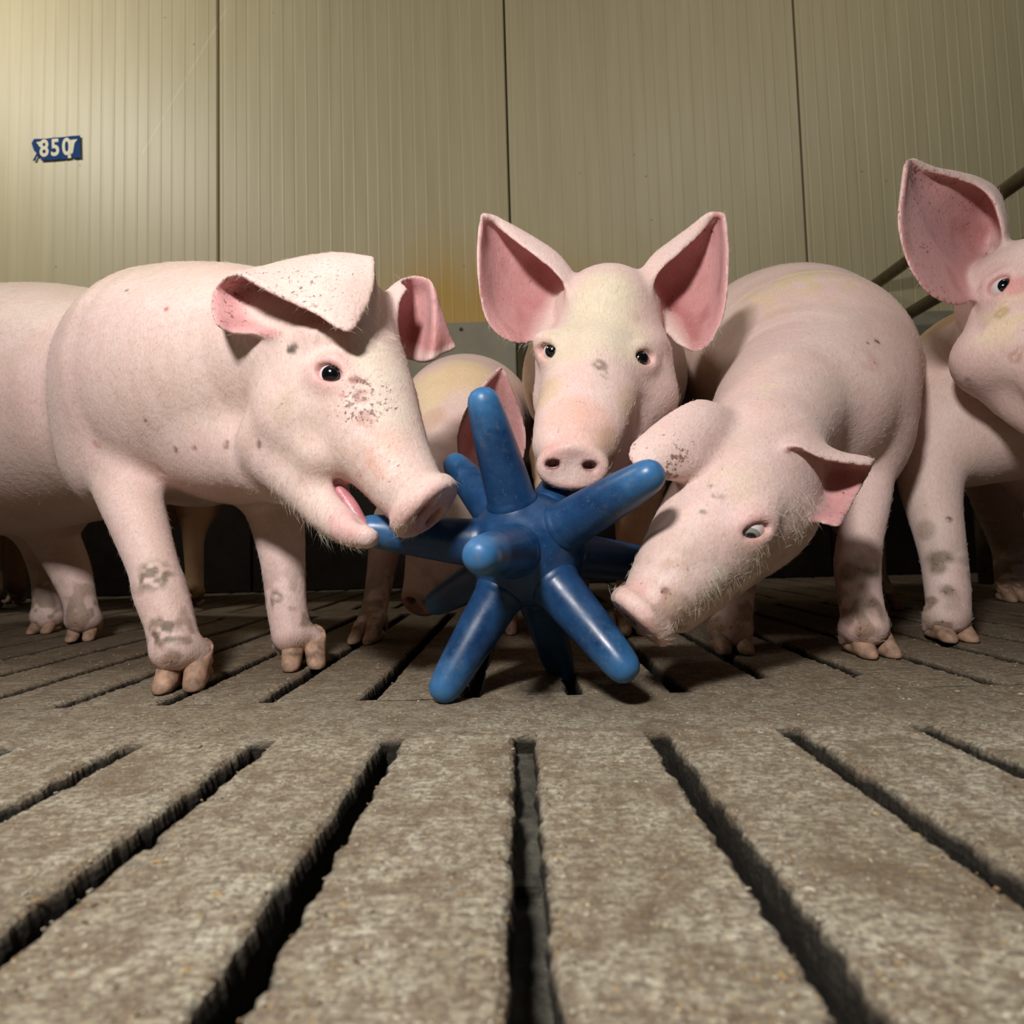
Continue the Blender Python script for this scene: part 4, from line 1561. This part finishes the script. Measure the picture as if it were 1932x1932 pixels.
Cp.ear([
    [(1478, 930, 0.630), (1515, 965, 0.610), (1550, 985, 0.600), (1582, 993, 0.597)],
    [(1480, 900, 0.655), (1530, 930, 0.645), (1570, 950, 0.630), (1602, 957, 0.615)],
    [(1485, 870, 0.665), (1540, 890, 0.660), (1590, 905, 0.645), (1624, 916, 0.627)],
    [(1482, 845, 0.660), (1540, 860, 0.655), (1598, 875, 0.645), (1642, 882, 0.630)],
    [(1475, 826, 0.640), (1522, 826, 0.633), (1582, 856, 0.623), (1648, 868, 0.615)],
    [(1464, 856, 0.605), (1498, 840, 0.595), (1558, 866, 0.595), (1642, 878, 0.605)],
], 0.0034, 0.008, inner=-1, dirt=0.15)
Cp.build()
cn = unit(0.12 * np.array([0, -1.0, 0]) + 0.99 * (_R * -0.70 - _U * 0.71))
Cp.snout(1211, 1163, 0.560, cn, _R * 0.71 - _U * 0.70, rad(70, 0.56), rad(64, 0.56), [(-0.1, 0.38, 0), (-0.1, -0.38, 0)], (0.0075, 0.0050), 0.0095)
Cp.eye(1424, 1000, (-0.3, -0.75, -0.6), 18, 1.15, 0.8, lin(140, 138, 132))
for (x, y, r, c, a, d) in ((1350, 935, 8, lin(120, 108, 90), .9, .2), (1362, 938, 7, lin(110, 98, 84), .9, .2), (1340, 918, 6, lin(130, 116, 98), .9, .1), (1327, 967, 8, lin(120, 114, 108), .9, 0), (1295, 1025, 24, lin(150, 130, 104), .7, .35),
                           (1270, 1080, 30, lin(190, 150, 128), .6, .3), (1240, 1110, 30, lin(186, 130, 112), .7, .35), (1255, 1115, 8, lin(96, 64, 50), .8, .2), (1400, 900, 60, lin(222, 200, 178), .6, .15), (1290, 1130, 40, lin(206, 178, 156), .6, .1),
                           (1350, 1100, 50, lin(214, 200, 184), .7, 0), (1430, 1040, 50, lin(196, 178, 158), .6, .1), (1270, 870, 40, lin(190, 150, 120), .5, .6), (1275, 885, 25, lin(150, 120, 92), .7, .6),
                           (1655, 645, 7, lin(110, 50, 44), .9, 0), (1637, 648, 4, lin(110, 80, 70), .9, 0), (1650, 685, 4, lin(90, 70, 66), .9, 0), (1640, 680, 30, lin(206, 160, 152), .5, 0),
                           (1500, 560, 90, lin(222, 186, 172), .5, .05), (1470, 540, 90, lin(222, 200, 164), .7, 0), (1560, 520, 80, lin(216, 196, 158), .7, 0), (1430, 590, 70, lin(222, 190, 166), .6, 0),
                           (1640, 1065, 26, lin(104, 92, 70), .8, .3), (1600, 1080, 20, lin(110, 92, 72), .7, .2), (1650, 1150, 24, lin(96, 82, 62), .7, .3), (1640, 1210, 26, lin(120, 96, 72), .6, .3), (1460, 740, 50, lin(226, 206, 182), .6, 0)):
    Cp.mark(x, y, r * 1.3, c, a, 60 if r > 20 else 0, d)
Cp.fringe(1345, 1110, 50, 320, 0.020, (0.4, 0, -1))
Cp.fringe(1420, 1065, 50, 260, 0.020, (0.5, 0, -1))
Cp.fringe(1290, 1170, 40, 200, 0.016, (0.4, 0, -1))
Cp.fringe(1510, 960, 45, 260, 0.022, (0.5, -0.2, -1))
Cp.fringe(1450, 985, 35, 60, 0.030, (1, -0.3, -0.4))
Cp.fringe(1190, 1090, 30, 140, 0.012, (-1, 0, 0.2))
Cp.finish('pig with lowered head sniffing the floor right of the blue ball', None, 32000, 0.011, (0.4, 0.3, 0.4))

# ------------------------------------------------------------------ PIG D: cut off by the right edge
D = Pig('pig', 0.0030 * RES)
D.tube([(1846, 740, 1.00, 140), (1870, 730, 1.10, 156), (1877, 735, 1.26, 140), (1846, 750, 1.40, 108)], 0.03, sub=8)
D.ball(1797, 790, 0.96, 92, 130, 0.10, 0.03)
D.ball(1880, 830, 0.95, 110, 80, 0.11, 0.03)
D.tube([(1885, 685, 0.95, 105), (1930, 630, 0.88, 108)], 0.02, sub=1)
D.ball(1940, 560, 0.805, 114, 106, 0.082, 0.012)
D.ball(1932, 668, 0.790, 118, 92, 0.078, 0.012)
D.tube([(1955, 600, 0.775, 95), (2005, 680, 0.725, 80), (2045, 740, 0.690, 68), (2065, 770, 0.675, 60)], 0.02)
D.tube([(1955, 735, 0.785, 72), (2005, 790, 0.74, 55), (2040, 815, 0.705, 36)], 0.02)
D.leg([(1765, 830, 0.95, 70), (1756, 900, 0.925, 54), (1760, 950, 0.91, 46), (1772, 1010, 0.89, 40), (1781, 1060, 0.875, 37), (1787, 1110, 0.86, 36), (1790, 1160, 0.845, 34)], (1790, 1208), (0, -1), 0.025, 1.1)
D.leg([(1930, 850, 1.02, 70), (1980, 930, 1.0, 50), (1990, 1000, 0.98, 40), (1995, 1080, 0.97, 36), (1995, 1150, 0.96, 36)], (1995, 1200), (0, -1), 0.025, 1.1)
D.leg([(1880, 850, 1.34, 70), (1896, 960, 1.38, 44), (1904, 1030, 1.40, 28), (1906, 1080, 1.38, 24), (1908, 1105, 1.37, 24)], (1910, 1135), (-0.1, -1), 0.02, 1.05)
D.ear([
    [(1852, 545, 0.793), (1820, 572, 0.780), (1785, 570, 0.768), (1745, 545, 0.760), (1712, 490, 0.756), (1697, 420, 0.753), (1704, 350, 0.758), (1710, 306, 0.763)],
    [(1858, 515, 0.823), (1825, 520, 0.818), (1792, 510, 0.808), (1758, 485, 0.793), (1728, 440, 0.783), (1712, 395, 0.776), (1708, 345, 0.770), (1711, 305, 0.766)],
    [(1866, 490, 0.843), (1845, 470, 0.848), (1815, 455, 0.843), (1782, 432, 0.828), (1755, 400, 0.810), (1732, 365, 0.796), (1718, 335, 0.783), (1713, 304, 0.770)],
    [(1882, 465, 0.833), (1880, 425, 0.833), (1858, 395, 0.833), (1825, 375, 0.823), (1790, 355, 0.808), (1757, 335, 0.796), (1732, 320, 0.783), (1716, 303, 0.772)],
    [(1898, 462, 0.808), (1896, 415, 0.803), (1880, 365, 0.803), (1848, 342, 0.800), (1808, 330, 0.794), (1768, 322, 0.786), (1738, 312, 0.780), (1718, 303, 0.774)],
    [(1893, 474, 0.790), (1889, 424, 0.784), (1872, 376, 0.786), (1844, 350, 0.788), (1804, 335, 0.786), (1766, 325, 0.782), (1738, 313, 0.778), (1718, 303, 0.774)],
], 0.0036, 0.012, inner=1, dirt=0.30)
D.build()
D.snout(2083, 792, 0.66, (0.5, -0.85, -0.3), _R, rad(66, 0.72), rad(52, 0.72), [(-0.5, 0.1, 0), (0.5, 0.1, 0)])
D.eye(1886, 540, (-0.35, -0.95, 0.0), 30, 1.15, 1.15)
for (x, y, r, c, a, d) in ((1760, 620, 80, TAN, .75, .05), (1720, 640, 60, TAN, .6, .05), (1800, 600, 50, TAN, .7, .0), (1888, 600, 60, lin(224, 208, 170), .6, .1), (1890, 590, 14, lin(170, 150, 90), .6, .2), (1920, 670, 16, lin(170, 120, 100), .6, .2),
                           (1700, 650, 16, lin(120, 98, 70), .6, .2), (1830, 720, 12, lin(120, 108, 84), .5, .2), (1920, 540, 20, lin(210, 120, 118), .5, 0), (1790, 980, 6, lin(80, 62, 52), .9, 0), (1770, 1060, 26, lin(110, 94, 72), .8, .3),
                           (1790, 1130, 30, lin(110, 90, 76), .7, .4), (1745, 1000, 20, lin(130, 112, 90), .5, .2), (1780, 545, 10, lin(70, 44, 38), .8, .3), (1745, 470, 14, lin(120, 70, 66), .4, .4), (1830, 380, 24, DEEP, .6, .2), (1720, 330, 20, lin(130, 84, 76), .6, .5),
                           (1850, 470, 24, lin(120, 80, 66), .4, .3)):
    tan_ = c is TAN
    D.mark(x, y, r * (1.5 if tan_ else 1.3), c, a, 0 if tan_ else 60 if r > 20 else 0, d, 0.87 if tan_ else 0.0)
D.finish('pig with one big upright ear cut off by the right edge', None, 18000, 0.010, (0.3, 0.3, 0.4))

# ------------------------------------------------------------------ PIG E: behind, between the first two
E = Pig('pig', 0.0034 * RES)
E.tube([(872, 805, 1.16, 122), (880, 800, 1.26, 128), (880, 805, 1.42, 130), (872, 815, 1.58, 108)], 0.03)
E.tube([(868, 800, 1.14, 108), (858, 860, 1.06, 92), (846, 930, 1.005, 82), (832, 1000, 0.97, 64), (812, 1075, 0.945, 48), (800, 1118, 0.935, 40)], 0.03)
E.ball(860, 960, 1.02, 72, 90, 0.06, 0.03)
E.leg([(790, 920, 1.14, 62), (735, 1000, 1.08, 36), (722, 1060, 1.05, 28), (714, 1110, 1.03, 25), (704, 1160, 1.0, 24)], (694, 1212), (-0.3, -1), 0.02, 1.05)
E.leg([(940, 920, 1.16, 62), (950, 1000, 1.12, 36), (950, 1060, 1.10, 28), (950, 1110, 1.08, 25), (950, 1150, 1.07, 24)], (950, 1195), (0, -1), 0.02, 1.05)
E.leg([(800, 900, 1.55, 60), (800, 1000, 1.57, 34), (802, 1060, 1.57, 22), (802, 1095, 1.56, 20)], (802, 1124), (0, -1), 0.02, 1.0)
E.leg([(930, 900, 1.55, 60), (930, 1000, 1.57, 34), (930, 1060, 1.57, 22), (930, 1095, 1.56, 20)], (930, 1122), (0, -1), 0.02, 1.0)
E.ear([
    [(880, 900, 0.950), (868, 870, 0.935), (862, 830, 0.925), (876, 780, 0.918), (905, 735, 0.915), (942, 694, 0.915)],
    [(895, 890, 0.970), (890, 850, 0.970), (895, 805, 0.965), (908, 765, 0.950), (925, 730, 0.935), (946, 694, 0.920)],
    [(920, 890, 0.980), (925, 845, 0.985), (930, 800, 0.980), (935, 765, 0.965), (942, 735, 0.945), (949, 696, 0.925)],
    [(945, 895, 0.970), (958, 860, 0.960), (965, 820, 0.955), (964, 785, 0.945), (958, 750, 0.935), (952, 700, 0.925)],
    [(960, 900, 0.950), (984, 870, 0.935), (992, 830, 0.930), (985, 790, 0.930), (972, 750, 0.928), (953, 705, 0.925)],
], 0.0038, 0.012, inner=1, dirt=0.10)
E.build()
E.snout(795, 1132, 0.925, (-0.25, -0.8, -0.5), _R, rad(38, 0.925), rad(34, 0.925), [(-0.45, 0.1, 0), (0.45, 0.1, 0)], (0.008, 0.006))
for (x, y, r, c, a) in ((815, 790, 30, lin(190, 150, 110), .5), (800, 740, 60, lin(224, 200, 156), .8), (880, 700, 60, lin(224, 200, 156), .8), (840, 960, 60, lin(222, 214, 200), .7), (960, 730, 30, lin(196, 150, 100), .7)):
    E.mark(x, y, r * 1.3, c, a, 0, 0.05)
E.finish('pale pig half hidden behind the ball, head down, one pink ear raised', None, 8000, 0.009, (0, 0.3, 0.3))

# ------------------------------------------------------------------ PIG G: in the dark behind the large pig
G = Pig('pig', 0.006 * RES)
G.tube([(440, 860, 1.72, 95), (330, 850, 1.70, 112), (180, 850, 1.68, 116), (20, 855, 1.66, 112), (-80, 870, 1.66, 90)], 0.03)
G.tube([(440, 840, 1.70, 90), (520, 850, 1.66, 74), (570, 880, 1.62, 56), (600, 905, 1.60, 42)], 0.03)
G.leg([(380, 930, 1.66, 48), (366, 1000, 1.63, 22), (366, 1050, 1.62, 17), (367, 1085, 1.61, 16), (367, 1110, 1.60, 16)], (368, 1143), (0.1, -1), 0.02, 1.0)
G.leg([(330, 930, 1.78, 48), (292, 1000, 1.76, 22), (290, 1050, 1.76, 17), (290, 1085, 1.75, 15), (290, 1105, 1.75, 15)], (290, 1136), (0.1, -1), 0.02, 1.0)
G.leg([(0, 930, 1.66, 50), (-20, 1000, 1.66, 28), (-15, 1050, 1.66, 18), (-15, 1085, 1.65, 16), (-15, 1110, 1.64, 16)], (-15, 1148), (0.1, -1), 0.02, 1.0)
G.leg([(40, 930, 1.80, 50), (30, 1000, 1.80, 26), (30, 1050, 1.80, 17), (30, 1085, 1.80, 15), (30, 1105, 1.80, 15)], (30, 1138), (0.1, -1), 0.02, 1.0)
G.ear([[(515, 800, 1.64), (540, 770, 1.63), (565, 760, 1.62)], [(535, 800, 1.66), (560, 780, 1.66), (575, 765, 1.63)], [(555, 815, 1.64), (580, 800, 1.63), (590, 775, 1.62)]], 0.006, 0.01)
G.build()
G.finish('pig in the dark behind the large left pig, only its legs and belly showing', lambda V, n, C, Al: (C * 0 + lin(168, 132, 96) * (0.7 + 0.5 * vnoise(V, 12, 2))[:, None], Al), 0)
